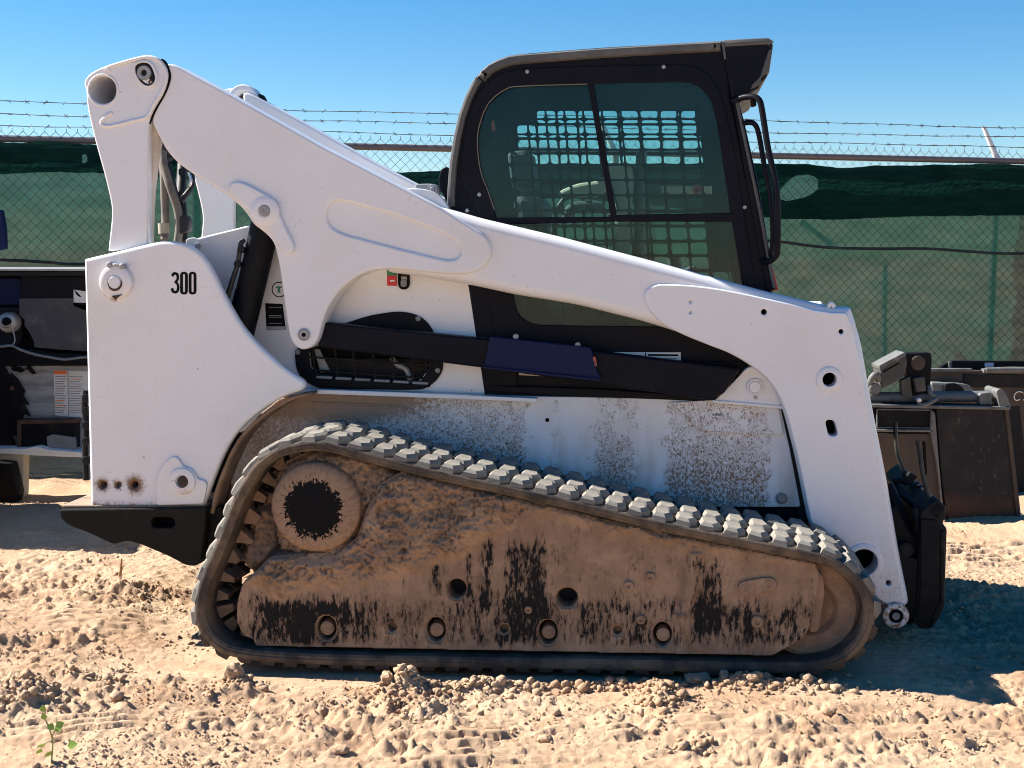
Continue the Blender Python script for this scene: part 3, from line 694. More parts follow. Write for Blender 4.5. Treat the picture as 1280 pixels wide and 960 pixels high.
wash = -.16+.17*sst(735, 765, VV)-.22*sst(800, 812, VV)-.9*thick+.10*fbm(UU/60, VV/40, 3)
def reg(u0, u1, v0, v1, amp, s=14): return amp*sst(u0-s, u0+s, UU)*sst(u1+s, u1-s, UU)*sst(v0-s, v0+s, VV)*sst(v1+s, v1-s, VV)
wash += reg(322,440,745,800,.30,15)+reg(446,466,735,800,.14,10)+reg(540,552,705,745,.42,5)+reg(582,590,690,745,.36,5)+reg(600,616,660,760,.30,8)+reg(632,690,675,800,.32,14)+reg(720,830,740,806,.10,14)+reg(866,900,700,795,.36,10)+reg(905,1010,758,808,.10,14)+reg(560,640,745,800,.08)
us_idx = np.unique((lambda q: np.concatenate([q, q+1, q+UU.shape[1], q+UU.shape[1]+1]))((np.nonzero(kc.reshape(-1))[0]//(UU.shape[1]-1))*UU.shape[1]+np.nonzero(kc.reshape(-1))[0] % (UU.shape[1]-1)))
at = mm.attributes.new('wash', 'FLOAT', 'POINT'); at.data.foreach_set('value', wash.reshape(-1)[us_idx].astype(np.float32))
link('caked_mud', mm, WASHED, fr_o)
at = fr_o.data.attributes.new('wash', 'FLOAT', 'POINT'); at.data.foreach_set('value', np.full(len(fr_o.data.vertices), -.1, np.float32))
def mud_patch(name, poly, Y, amp, step=2.0):
    P = [p[:2] for p in poly]; u_ = np.arange(min(p[0] for p in P), max(p[0] for p in P)+step, step); v_ = np.arange(min(p[1] for p in P), max(p[1] for p in P)+step, step)
    A, B_ = np.meshgrid(u_, v_); X = np.zeros(A.shape); Z = np.zeros(A.shape)
    for ij, q in np.ndenumerate(A): X[ij], Z[ij] = L.U(q, B_[ij], Y)
    ja, jb = A+7*fbm(A/18, B_/18, 3), B_+7*fbm(A/18+40, B_/18, 3); c1, c2 = worley(ja/17, jb/15, 2); e1, e2 = worley(ja/8, jb/7, 6)
    d = amp*(sst(0, .16, c2-c1)*sst(1.1, .2, c1)+.6*sst(0, .25, e2-e1)+.5*fbm(A/5, B_/5, 3)+1.4*fbm(A/40, B_/40, 2)); e = edge_dist(A, B_, P); d = d-amp*3*sst(8, 0, e)
    k0 = inpoly(A, B_, P); kk = k0[:-1, :-1] | k0[1:, 1:]
    return link(name, grid_mesh(name, X, Y-d, Z, True, kk), MUD, fr_o)
mud_patch('hub_mud', [(338,640),(340,606),(356,580),(392,561),(440,567),(482,580),(503,592),(488,612),(462,634),(452,668),(440,690),(420,700),(380,700),(350,690)], .085, .014)
mud_patch('hub_mud', [(300,700),(312,668),(318,640),(336,628),(350,650),(352,680),(340,700),(318,716)], .16, .014)
for c in rollers:
    L.disc('roller_axle', (c[0]+1, c[1]), [(0, .045), (9.5, .045), (10, .04), (8.5, -.002), (6, -.006), (0, -.006)][::-1], YF+.01, MUD, fr_o, 18)
for c in smalls: L.disc('plug', c, [(0, .035), (5, .035), (5, .05), (0, .05)], YF, MUD, fr_o, 10)
L.plate('bolt_cap', [(921,736,9),(926,727,9),(962,721,9),(972,727,9),(970,739,9),(932,747,9)], YF-.018, .014, MUD, fr_o, bev=.004)
for c, r in (((931,736),6),((961,731),6.5),((947,778),8),((786,733),6.5),((801,775),6),((813,722),6),((660,763),5)):
    L.disc('frame_bolt', c, [(r, .014), (r, .004), (r*.8, 0), (r*.45, 0), (r*.4, .005), (0, .005)], YF-.020, MUD, fr_o, 12)
# --- drive hub, sprocket, idler
L.disc('drive_hub', (393,635), [(0, -.004), (38, -.003), (46, .0), (52, .006), (55, .016), (56, .03), (56, .15), (50, .16), (0, .16)], .02, HUBM, n=48)
def star(c, r0, r1, n):
    o = []
    for k_ in range(n):
        for a, r in ((0, r1), (.30, r1), (.42, r0), (.88, r0)): t = 2*math.pi*(k_+a)/n; o.append((c[0]+r*math.cos(t), c[1]+r*math.sin(t)))
    return o
L.plate('sprocket', star((400,640), 62, 78, 15), .17, .09, MUD, bev=.006)
L.disc('idler_wheel', (1012,760), [(0, .02), (30, .02), (36, .0), (58, .0), (64, .012), (66, .03), (66, .28), (0, .28)], .10, MUD, n=40)
L.plate('tension_bracket', [(1020,712),(1030,720),(1031,745),(1024,790),(1012,792),(1010,720)], .055, .05, MUD, r=6, bev=.008)
L.plate('packed_mud', [(336,600),(360,572),(420,566),(520,590),(640,625),(640,760),(420,760),(352,700),(330,640)], .44, .05, MUD, r=6)
L.box('undercarriage_beam', -.62, .95, .40, .62, .16, .46, MUD)
# --- chassis and side panel
x_rear = L.U(118, 400, .47)[0]
L.plate('chassis_body', [(440,400),(610,380),(640,470),(1010,500),(1020,640),(985,690),(640,650),(470,640),(440,560)], .70, .60, DARK, r=4)
L.plate('belly_plate', [(262,560),(300,540),(520,560),(520,690),(262,690)], .72, .56, BUMPERM, r=6)
side = L.plate('chassis_side', [(286,600),(296,560),(322,520),(350,498),(400,487.5),(670,495.5),(892,499),(975,506),(987,560),(1001,634),(880,634),(640,630),(480,600),(360,560),(330,575),(300,630)], .60, .05, SPATTER, r=4, bev=.004)
L.plate('fender_ledge', [(352,486),(385,486.5),(520,491),(671,498),(671,503),(520,497),(385,492),(352,497)], .555, .055, WHITE, side, r=1.5, bev=.003)
link('fender_bead', tube_mesh('fender_bead', [L.P(*p, .598) for p in ((390,503),(440,505),(490,507),(520,515),(550,535),(575,546),(603,547),(618,538),(624,528))], .0045, 6, 5), SPATTER, side)
L.plate('side_bracket', [(838,503),(893,500),(974,511),(979,543),(930,543),(876,538)], .585, .02, SPATTER, side, holes=[circ((898,518), 6, 10, 1.6), circ((937,525), 2.5, 10)], r=3, bev=.003)
for c in ((977,623), (812,633)): L.disc('side_bolt', c, [(0, -.012), (5, -.012), (5.5, -.008), (5.5, .0), (7.5, .001), (7.5, .006), (0, .006)], .592, STEEL, side, 6 if 0 else 12)
L.disc('side_hole', (684,525), [(0, 0), (2.6, 0), (2.6, .003), (0, .003)], .5985, INK, side, 12)
L.plate('front_seal', [(972,506),(979,506),(993,560),(1006,640),(1012,700),(1003,690),(990,580)], .615, .05, DARK, r=2)
L.plate('sill_bar', [(880,632),(1003,634),(1004,654),(940,648),(885,640)], .62, .06, CABBLK, r=2)
# wheel arch: curved fender sheet running inwards from the tail panel
ARC = [(381,489),(355,496),(325,514),(300,536),(283,561),(270,591),(262,613),(256,640)]
arc = smooth_path([L.P(u, v, .45) for u, v in ARC], 4); v, f = [], []
for p in arc:
    for dy in np.linspace(0, .17, 5): v.append((p.x+.02, p.y+dy, p.z-.004))
for i in range(len(arc)-1):
    for j in range(4): a = i*5+j; f.append((a, a+1, a+6, a+5))
me = mesh('wheel_arch', v, f, 60); o = link('wheel_arch', me, MUD, loader); md = o.modifiers.new('thickness', 'SOLIDIFY'); md.thickness = .012
L.plate('inner_arch', [(262,640),(275,590),(300,545),(330,520),(360,507),(470,520),(520,560),(470,600),(330,640),(290,690)], .615, .02, MUD, r=8)
# --- tail panel with its number
TAILP = [(105,324,2),(185,305,6),(206,300.5,14),(232,304,14),(252,317,14),(267,341,14),(280,369,14),(300,405,16),(322,431,16),(357,462,16),(379,475,6),(382,482,5),(378,488,5),(355,495,14),(325,513,16),(300,535,16),(283,560,16),(270,590,16),(262,612,16),(254,634,3),(113,634,3)]
tail = L.plate('tail_panel', TAILP, .43, .045, STAINED, holes=[circ((129,606), 3.2, 12), circ((148,606), 2.0, 10), circ((168,606), 3.4, 12)], bev=.013, seg=4)
mirror(tail, loader, WL, 'tail_panel')
L.plate('tail_frame', [(116,330),(240,318),(262,370),(290,430),(290,560),(240,628),(118,628)], .48, .10, DARK, r=3)
L.disc('pin_boss', (143,352), [(21, .02), (20, .004), (18, 0), (9.5, 0), (9.5, .004), (0, .004)], .408, WHITE, tail)
L.disc('pivot_pin', (143,353), [(0, -.004), (7, -.004), (8, -.001), (8, .012), (0, .012)], .408, WHITE, tail, 20)
L.plate('pin_rust', [(134.5,352,2),(136,357,3),(140,361,3),(146,361,3),(150,357,3),(151.5,350,2),(152.5,357,3),(148,363,3),(142,364.5,3),(136,361,3)], .4035, .006, RUSTY, tail, bev=.001)
L.plate('pin_rust', [(139,370),(153,368),(147,372),(144.5,375)], .4045, .003, RUSTY, tail, bev=0)
for u_, v_ in ((136.5,331),(152.5,333)): L.disc('grease_fitting', (u_, v_), [(0, -.006), (2.6, -.006), (3.8, 0), (3.4, .02), (0, .02)], .405, GALV, tail, 10)
L.tube('fitting_bridge', [(137,332,.41),(145,331,.407),(152,333,.41)], .006, GALV, tail, 8, 2)
L.plate('lower_boss', [(196,632,3),(195,600,9),(202,582,9),(216,569,8),(224,574,5),(228,583,5),(240,586,8),(248,600,4),(255,600,5),(259,606,4),(254,630,3)], .418, .016, WHITE, tail, bev=.004)
L.disc('boss_ring', (227,602), [(17, .012), (16, .002), (14, 0), (8, 0), (8, .008), (0, .008)], .408, STAINED, tail)
L.disc('boss_pin', (228,602.5), [(0, .0), (3.2, .0), (3.2, .002), (6.5, .002), (7.2, .006), (7.2, .01), (0, .01)], .404, RUSTY, tail, 18)
# number plate digits as thin cut film
def ring_digit(cx, cy, w, h, t): return rnd([(cx-w, cy-h), (cx+w, cy-h), (cx+w, cy+h), (cx-w, cy+h)], w*1.05, 8), rnd([(cx-w+t, cy-h+t*.8), (cx+w-t, cy-h+t*.8), (cx+w-t, cy+h-t*.8), (cx-w+t, cy+h-t*.8)], (w-t)*1.05, 6)
for cx in (229.9, 240.6):
    o_, i_ = ring_digit(cx, 354, 4.8, 14.2, 3.5); L.plate('number_zero', o_, .4285, .0022, INK, tail, holes=[i_], bev=0)
THREE = [(214.2,345.5),(214.4,342.5),(216.6,340.3),(219.4,340.1),(222.3,341.3),(223.7,344.5),(223.6,349),(221.6,352.6),(223.8,355.5),(224.1,361.5),(222.6,365.6),(219.2,367.1),(216,366.5),(213.9,363.8),(213.7,360.2),(216.5,359.8),(217,362.8),(218.9,364),(220.7,362.9),(221.2,359),(220.6,355.2),(218,354),(218,351.4),(220.2,350),(220.7,346.4),(220.2,344),(218.8,343.2),(217.4,343.9),(217,346)]
L.plate('number_three', THREE, .4285, .0022, INK, tail, r=1.0, bev=0, n=3)
# --- bumper
bump = L.plate('rear_bumper', [(74,637,3),(75,648,5),(86,657,5),(112,667,8),(142,681,5),(158,676,6),(174,680,6),(210,695,8),(232,707,6),(246,708,5),(251,699,4),(256,660,3),(258,634,3)], .40, .07, BUMPERM, holes=[rnd([(189,646.5),(218,647),(218,660),(189,659.5)], 6.5, 5)], bev=.006)
L.plate('bumper_beam', [(78,637),(150,638),(240,640),(245,690),(215,690),(120,664),(80,652)], .48, 1.05, BUMPERM, bump, r=5, bev=.012)
L.plate('bumper_shelf', [(77,631.5,2),(258,631.5,2),(258,635,1),(77,635,1)], .425, 1.15, worn('dusty_shelf', (.28, .20, .14), (.12, .08, .05), .5, .75, 9, .8), bump, bev=.004)
L.plate('slot_back', [(180,640),(226,640),(226,666),(180,666)], .475, .01, INK, bump)
L.plate('bumper_gusset', [(250,634),(276,634),(280,655),(262,697),(248,706)], .47, .06, BUMPERM, bump, r=3)
# tail door edge behind the panel
L.tube('door_hinge', [(108,488,.62),(106,508,.62),(108,530,.62),(107,560,.62),(108,600,.62)], .014, DKSTEEL)
for v_ in (498, 514, 532, 552, 576): L.disc('hinge_knuckle', (107, v_), [(0, 0), (5, .002), (6, .012), (5, .03), (0, .032)], .60, DKSTEEL, None, 10)
L.plate('tail_door', [(112,340),(125,336),(125,628),(118,628)], .62, .76, WHITE, r=3, bev=.01)
# --- upright link
LK = [(108,112,14),(104,104,10),(110,93,16),(128,83,30),(165,72,20),(184,68,18),(200,72,16),(209,84,14),(211,97,14),(205,117,14),(193,135,14),(186,152,10),(185,163,3),(184,310,2),(135,314,2),(140,270,14),(139,253,14),(131,220,14),(117,170,20),(108,130,20)]
lk = L.plate('upright_link', LK, .462, .05, WHITE, holes=[circ((128.5,112.5), 17.2, 36)], bev=.006, seg=3)
lk2 = L.plate('link_web', [(183,150,3),(196,140,6),(200,160,4),(194,200,8),(189,240,8),(186,312,2),(176,312,2),(178,200,5)], .505, .05, worn('link_web_paint', (.62, .56, .49), (.50, .42, .34), .45, .7, 6, .5), lk, r=3)
L.disc('cross_tube', (128.5,112.5), [(20.5, .008), (20, .002), (18.8, -.002), (17.2, .0), (16.6, .05), (16.6, .75), (19, .75), (19, .05), (20.5, .05)], .460, WHITE, lk, 44, cap=False)
link('cast_rim', tube_mesh('cast_rim', [L.P(u, v, .461) for u, v in ((133,87),(136,84),(150,79.5),(166,75),(184,71.5),(198,75),(206,86),(208,97),(202,115),(192,131),(184,146),(166,151),(140,157.5),(129,157),(127,152),(134,145),(140,141))], .0075, 8, 4), WHITE, lk)
L.disc('rim_nub', (134,87), [(4.5, .01), (4, .0), (0, -.002)], .457, WHITE, lk, 14)
L.plate('pivot_pocket', rnd([(165,78),(185,74),(194,84),(198,100),(188,112),(174,106),(166,92)], 9), .4535, .010, WHITE, lk, holes=[rnd([(168,80),(184,77),(191,86),(195,100),(187,108.5),(176,104),(169,92)], 8)], bev=.002)
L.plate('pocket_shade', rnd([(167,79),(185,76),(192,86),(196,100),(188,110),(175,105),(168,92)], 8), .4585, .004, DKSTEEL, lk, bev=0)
L.disc('pivot_pin', (180,91), [(0, .004), (3.5, .004), (4, -.004), (8, -.005), (9, .0), (9, .012), (0, .012)], .455, GALV, lk, 18)
L.disc('lock_bolt', (188.5,103), [(0, .002), (1.3, .002), (1.4, -.002), (3, -.002), (3.2, .006), (0, .006)], .455, RUSTY, lk, 12)
L.plate('lock_tab', [(176,98),(182,96),(190,101),(188,106),(180,103)], .456, .004, WHITE, lk, r=2, bev=.001)
mirror(lk, loader, WL, 'upright_link')
# --- lift arm: casting behind, long boom, front leg plate
BM = [(470,222,4),(500,237,12),(520,247,10),(541,256.5,6),(560,261,10),(600,272.5,10),(700,296,10),(860,338,10),(960,365,10),(1041,384,3),(1064,384,3),(1069,398,6),(1078,430,10),(1090,500,20),(1110,600,20),(1125,690,20),(1136,745,8),(1138,757,6),(1120,765,5),(1100,757,8),(1078,735,12),(1040,700,12),(1012,656,8),(995,570,20),(980,512,18),(966,482,16),(945,462,14),(915,443,18),(880,429,18),(846,415,14),(800,401,12),(720,381,12),(640,368,12),(590,357,10),(520,345,10),(480,340,10)]
arm = L.plate('lift_arm', BM, .485, .12, WHITE, holes=[circ((1037,474.5), 8.6, 22, 9), rnd([(1031,525),(1043,525),(1048,545),(1036,545.5)], 6, 5), circ((1080,703), 17, 30, 20), circ((955,390), 3.8, 14), circ((863,377), 2.1, 10), circ((863,390.5), 2.1, 10), circ((1051.5,414.5), 3, 12), circ((1110.5,729), 3.4, 14)], bev=.040, seg=6)
CAST = [(207,80,10),(216,79,12),(290,119,12),(400,181,12),(500,233,10),(545,256,10),(590,284,12),(606,293,9),(614,306,10),(614,320,10),(606,333,10),(594,341,8),(572,343.5,10),(530,340,14),(495,336,12),(468,337,12),(446,345,14),(425,362,14),(410,383,14),(403,402,12),(399,420,8),(393,432,8),(379,438.5,9),(367,432,8),(361,418,8),(356,385,14),(349,332,12),(342,302,9),(330,290,8),(316,280,6),(311,271,6),(300,257,8),(274,238,8),(240,217,10),(221,203,8),(207,187,8),(189,152,6),(190,140,5),(203,117,8),(210,98,6)]
PK = [(411,256,6),(419,251,6),(432,252,8),(500,271,10),(560,294,10),(574,305,8),(577,316,7),(570,324,7),(558,325,8),(500,311,10),(428,292,10),(413,284,8),(407,270,8)]
cast = L.plate('arm_casting', CAST, .470, .13, WHITE, arm, holes=[rnd(PK, 0, 5)], bev=.010, seg=3)
L.plate('pocket_floor', [(400,240,4),(585,290,4),(585,335,4),(400,300,4)], .482, .02, WHITE, arm, bev=0)
FP = [(805,373,6),(807,362,8),(820,355,8),(860,356,14),(900,361,20),(935,368,20),(990,380,10),(1018,388,6),(1040,391,3),(1058,391,3),(1064,404,6),(1074,440,20),(1084,500,20),(1104,600,20),(1119,690,20),(1131,748,4),(1118,760,5),(1101,752,8),(1080,732,12),(1042,699,12),(1014,655,8),(997,570,20),(982,512,18),(968,482,16),(947,462,14),(917,443,18),(882,430,18),(848,416,14),(826,404,14),(811,388,12)]
fp = L.plate('arm_front_plate', FP, .473, .03, WHITE, arm, holes=[circ((1037,474.5), 8.6, 22, 9), rnd([(1031,525),(1043,525),(1048,545),(1036,545.5)], 6, 5), circ((1080,703), 17, 30, 20), circ((955,390), 3.6, 14), circ((863,377), 1.9, 10), circ((863,390.5), 1.9, 10), circ((1051.5,414.5), 3, 12), circ((1110.5,729), 3.2, 14)], bev=.006, seg=3)
L.plate('hole_backing', [(845,368),(1060,400),(1075,440),(1100,600),(1120,735),(1075,725),(1010,600),(985,500),(940,440),(850,400)], .60, .012, INK, arm)
for pts in ([(285,237,8),(287,229,7),(298,226,8),(312,232,10),(340,247,10),(350,262,6),(346,270,6),(335,282,6),(322,278,6),(310,262,8),(296,250,8)], [(322,270,5),(346,258,6),(352,275,8),(367,305,8),(367,315,6),(357,318,6),(348,306,8),(338,288,8)]):
    L.plate('cylinder_bracket', pts, .452, .022, WHITE, arm, bev=.007, seg=3)
L.disc('bracket_boss', (330,264), [(18, .02), (18, .004), (16, 0), (8, 0), (8, .003), (0, .003)], .446, WHITE, arm)
L.disc('cylinder_pin', (330.5,263.5), [(0, 0), (2, 0), (2.2, -.003), (6, -.003), (7.2, 0), (7.2, .006), (0, .006)], .4455, GALV, arm, 20)
L.disc('arm_pin', (379.5,418.5), [(8, .012), (7.6, 0), (6.2, -.002), (5.6, .001), (2.8, .001), (2.6, .004), (0, .004)], .464, GALV, arm, 20)
L.disc('arm_pin_hole', (379.5,418.5), [(2.6, 0), (2.6, .002), (0, .002), ][::-1], .4645, INK, arm, 12)
L.disc('hole_boss', (1037,474.5), [(17, .008), (16, .002), (14, -.001), (9.6, -.001), (8.8, .002), (8.8, .06), (10, .06), (17, .03)], .466, WHITE, arm, 36, cap=False)
L.disc('hole_collar', (1080,703), [(25, .008), (24, .001), (22, -.002), (18, -.002), (17, .002), (17, .11), (19, .11), (25, .03)], .468, WHITE, arm, 40, cap=False)
L.disc('foot_boss', (1120,770), [(17, .12), (17, .01), (16, .003), (14, 0), (9.5, 0), (9, .008), (0, .008)], .455, STAINED, arm, 32)
L.disc('foot_pin_ring', (1120,770), [(8.8, .0), (8.8, -.003), (6, -.003), (5.4, .0), (0, .0)], .4615, INK, arm, 24)
L.disc('foot_pin', (1120,770), [(0, 0), (1.3, 0), (1.4, -.004), (4.6, -.005), (5.2, -.002), (5.2, .004), (0, .004)], .459, STEEL, arm, 16)
L.tube('arm_weld_nub', [(1035,384,.50),(1039,379,.50),(1043,384,.50)], .008, WHITE, arm, 8, 3)
fa = mirror(arm, loader, WL, 'lift_arm'); fa.location.z = -.012; o = mirror(cast, fa, WL, 'arm_casting'); o.location.z = .012; mirror(fp, fa, WL, 'arm_front_plate')
L.plate('pivot_gap', [(200,72,6),(208,76,8),(214,92,8),(213,102,8),(207,118,8),(196,136,8),(187,156,2),(183,150,2),(195,120,6),(200,90,6)], .4665, .006, INK, lk, bev=0)
fb_ = L.disc('far_pivot_boss', (305,126), [(0, .02), (7, .02), (8, .01), (8.5, -.01), (12, -.012), (13, -.02), (18, -.02), (19, -.015), (19, .06), (0, .06)], 1.46, WHITE, lk, 30)
L.disc('far_pivot_pin', (306,127), [(0, 0), (7, 0), (8, .004), (8, .03), (0, .03)], 1.455, RUSTY, fb_, 20)
L.plate('far_pivot_collar', rnd([(318,118),(327,117),(332,124),(331,137),(324,140)], 4), 1.46, .03, DKSTEEL, fb_)
# far pivot seen over the near arm
kx, kz = L.U(183, 90, .46)
def at(px, Y): return px
L.plate('arm_hump', [(495,236.5),(519,235,14),(537,237,14),(552,246,10),(562,261,4),(540,264),(505,252)], .56, .04, WHITE, arm, r=4, bev=.004)
# cross members between arms
for (u, v, Y, r) in ((128.5, 112.5, .5, .052),):
    x, z = L.U(u, v, .46); link('cross_tube', tube_mesh('cross_tube', [Vector((x, 1.22, z)), Vector((x, 1.54, z))], r, 24), WHITE, lk)
x, z = L.U(1075, 640, .6); L.box('arm_cross_beam', x-.05, x+.05, .60, 1.40, z-.20, z+.05, CABBLK)
# --- lift cylinder behind the tail panel
p0, p1 = L.P(334,272,.56), L.P(296,432,.56)
cyl = link('lift_cylinder', tube_mesh('lift_cylinder', [p0, p0.lerp(p1, .12), p0.lerp(p1, .98), p1], .056, 20), BLACK, loader)
L.tube('cylinder_pipe', [(305,300,.53),(301,305,.52),(297,330,.52),(290,352,.52),(284,372,.52)], .010, HOSE, cyl, 8, 3)
for q in ((301,312),(296,330)): L.disc('pipe_clamp', q, [(0, 0), (4, 0), (4.5, .01), (4, .03), (0, .03)], .50, DKSTEEL, cyl, 10)
link('lift_cylinder', tube_mesh('lift_cylinder', [Vector((p0.x, WL-p0.y, p0.z)), Vector((p1.x, WL-p1.y, p1.z))], .056, 16), BLACK, loader)
# --- engine side cover with grille
cov = L.plate('engine_cover', [(222,312,6),(245,298,6),(318,280,6),(345,283,4),(400,300,4),(584,330,4),(593,390,4),(611,486,3),(611,493,2),(350,486,2),(290,440,6),(240,350,6)], .625, .05, WHITE, bev=.006,
    holes=[rnd([(384,436,6),(400,428,4),(540,440,6),(536,462,10),(520,480,8),(400,472,8),(386,462,8)], 6)])
L.box('engine_bay_wall', L.U(360, 400, .7)[0], L.U(560, 400, .7)[0], .80, .82, L.U(400, 500, .7)[1], L.U(400, 380, .7)[1], DARK)
L.plate('engine_bay', [(366,388),(556,384),(560,492),(366,492)], .69, .01, INK, cov, r=3)
hood = L.plate('hood', [(262,300,4),(320,284,4),(440,262,10),(556,246,6),(575,300,4),(560,480,4),(300,470,4),(256,400,6)], .705, .60, WHITE, bev=.02)
L.box('engine_block', L.U(400, 460, .7)[0], L.U(540, 460, .7)[0], .672, .685, L.U(400, 478, .72)[1], L.U(400, 445, .72)[1], DKSTEEL)
L.tube('engine_pipe', [(490,448,.67),(497,456,.66),(508,462,.66),(512,474,.66),(512,480,.665)], .012, GALV)
L.plate('engine_strap', [(392,436),(399,436),(413,464),(400,466)], .66, .01, GALV, r=1)
gr = L.plate('side_grille', [(368,442,5),(372,434,6),(400,414,8),(462,394,14),(500,388.5,14),(524,394,14),(538,407,12),(546,424,10),(553,448,10),(554,462,10),(545,477,10),(530,487,8),(505,487.5,6),(400,486,8),(378,476,8),(370,462,8)], .613, .014, BLACK, bev=.004,
    holes=[rnd([(385,441,4),(400,433,4),(530,449,4),(537,455,6),(533,467,8),(524,478,6),(510,480,4),(400,470,6),(388,462,6)], 4)])
for u in (392, 420, 442, 467, 490, 514, 532): link('grille_bar', tube_mesh('grille_bar', [L.P(u-2, 430, .622), L.P(u+4, 484, .622)], .0042, 6), DKSTEEL, gr)
for v0, v1 in ((446,455),(462,472)): link('grille_bar', tube_mesh('grille_bar', [L.P(384, v0, .622), L.P(545, v1+2, .622)], .0042, 6), DKSTEEL, gr)
for u in range(395, 525, 24): L.plate('grille_shelf', [(u,469.5+(u-395)*.06),(u+20,470.5+(u-395)*.06),(u+20,474+(u-395)*.06),(u,473+(u-395)*.06)], .607, .03, STEEL, gr, r=1.5, bev=.002)
for c in ((522.5,398.5), (547,463), (372,440)): L.disc('grille_screw', c, [(0, -.003), (2.6, -.003), (3.4, .0), (3.4, .004), (0, .004)], .611, STEEL, gr, 12)
# latch and decals on the cover
lt = L.plate('latch', rnd([(497,336),(511,336),(512,357),(508,362),(501,362),(497,357)], 5), .611, .014, INK, bev=.003, holes=[rnd([(500,339),(508,339),(509,355),(501,355)], 3)])
L.plate('latch_button', rnd([(500.5,349),(508.5,349),(508.5,359),(500.5,359)], 4), .609, .012, STEEL, lt, bev=.002)
L.plate('latch_tab', [(501,338.5),(508,338.5),(508,346),(501,346)], .612, .008, RUSTY, lt, r=1)
sw = L.plate('warning_sticker', [(483.5,337),(496,337),(496,357.5),(484,357)], .6235, .002, RED, bev=0)
L.plate('sticker_green', [(484,337),(496,337),(496,344.5),(484,344.5)], .6225, .0015, GREENP, sw, bev=0)
L.plate('sticker_mark', [(487.5,350),(493,350),(493,352),(487.5,352)], .6225, .0015, PAPER, sw, bev=0)
L.plate('sticker_mark', [(487,339),(494,339),(494,340),(487,340)], .6215, .0015, PAPER, sw, bev=0)
pl = L.plate('data_plate', [(331.5,379),(353,380),(357,412),(333,413)], .622, .003, INK, bev=0)
for v0 in (384, 394, 396, 404): L.plate('plate_line', [(336,v0),(352,v0),(352,v0+.9),(336,v0+.9)], .6212, .0012, GREYINK, pl, bev=0)
L.plate('plate_foot', [(333,408),(356,408),(357,412.5),(333,413)], .6212, .0012, GALV, pl, bev=0)
rs = L.disc('round_sticker', (349,362), [(11, .002), (11, 0), (0, 0)], .622, PAPER, None, 28)
L.disc('sticker_ring', (349,362), [(9.5, .001), (9.5, 0), (8.3, 0), (8.3, .001)], .6212, INK, rs, 28)
L.plate('sticker_glyph', [(345,358),(352,358),(352,360),(350,360),(350,366),(347,366),(347,360),(345,360)], .6212, .001, GREENP, rs, bev=0)
# --- hoses between link and hood
for pts, r, m in (([(203,190,.75),(205,220,.72),(206,250,.72),(207,278,.72),(206,300,.70)], .017, TANHOSE), ([(204,205,.70),(212,232,.68),(222,262,.68),(224,285,.68),(222,302,.68)], .017, TANHOSE),
                  ([(209,205,.78),(214,225,.76),(220,250,.74),(226,275,.72),(226,302,.70)], .016, HOSE), ([(228,205,.86),(227,225,.82),(226,245,.78),(228,270,.74),(229,302,.70)], .021, HOSE),
                  ([(237,212,.80),(240,222,.78),(239,234,.76),(232,244,.74),(226,252,.72)], .012, HOSE), ([(200,160,.80),(206,185,.80),(212,200,.80)], .03, HOSE)):
    L.tube('hydraulic_hose', pts, r, m)
L.plate('hose_clamp', rnd([(217,272),(232,268),(236,276),(235,290),(220,294)], 4), .665, .05, HOSE, bev=.008)
L.tube('hose_fitting', [(204,279,.70),(205,292,.70)], .022, TRIMM, None, 10, 1)
L.tube('hose_elbow', [(236,216,.76),(238.5,225,.75),(237,233,.75)], .007, CHROME, None, 8, 3)
L.plate('hose_bracket', [(232,299,3),(243,296,5),(252,302,5),(250,312,4),(232,314,3)], .615, .012, WHITE, r=3)
L.disc('bracket_bolt', (247,307), [(0, -.006), (3, -.006), (3.6, 0), (3.6, .006), (0, .006)], .611, GALV, None, 10)
# --- lower link bar, its cover plate and the front pivot bracket
bar = L.plate('lower_link', [(392,402,4),(404,403,3),(612,424,4),(760,441,6),(926,461,4),(905,492,4),(886,500,4),(745,480,6),(605,460,4),(398,434,4)], .52, .07, CABBLK, bev=.008)
mirror(bar, loader, WL, 'lower_link')
cp = L.plate('bar_cover', [(612,420.5,3),(738,434.5,3),(741.5,445,4),(745,462,8),(751.5,473,2),(748,475.5,1),(605,459.5,2)], .492, .022, NAVY, bev=.003)
L.plate('cover_lip', [(604,458),(660,464),(749,473.5),(748,476.5),(604,460.5)], .478, .03, NAVY, cp, r=1, bev=.001)
L.plate('cover_edge', [(741,446),(744.5,446),(746.5,458),(743,458)], .489, .004, worn('scuffed_orange', (.45, .10, .05), (.08, .03, .04), .4, .6, 60, .6), cp, r=1, bev=0)
for u, v in ((644.5,421),(722,431.5)): L.disc('cover_nut', (u, v), [(0, 0), (3.2, 0), (4, .006), (4, .012), (0, .012)], .512, GALV, cp, 8)
fb = L.plate('front_pivot_bracket', [(893,501,3),(916,478,6),(934,459,8),(944,458,8),(958,470,10),(968,486,10),(976,505,3),(974,511,2)], .565, .05, WHITE, bev=.004)
L.disc('pivot_pin', (944,484), [(11, .012), (11, .003), (10, 0), (8.5, 0), (8.2, .003), (7.6, -.001), (6.8, -.004), (0, -.004)], .555, WHITE, fb, 24)
L.disc('pin_lock', (944.5,497), [(0, -.004), (2, -.004), (2.4, .0), (2.4, .006), (0, .006)], .561, GALV, fb, 10)
L.plate('bracket_top', [(890,500),(978,507.5),(978,511.5),(890,503)], .555, .05, WHITE, fb, r=1)
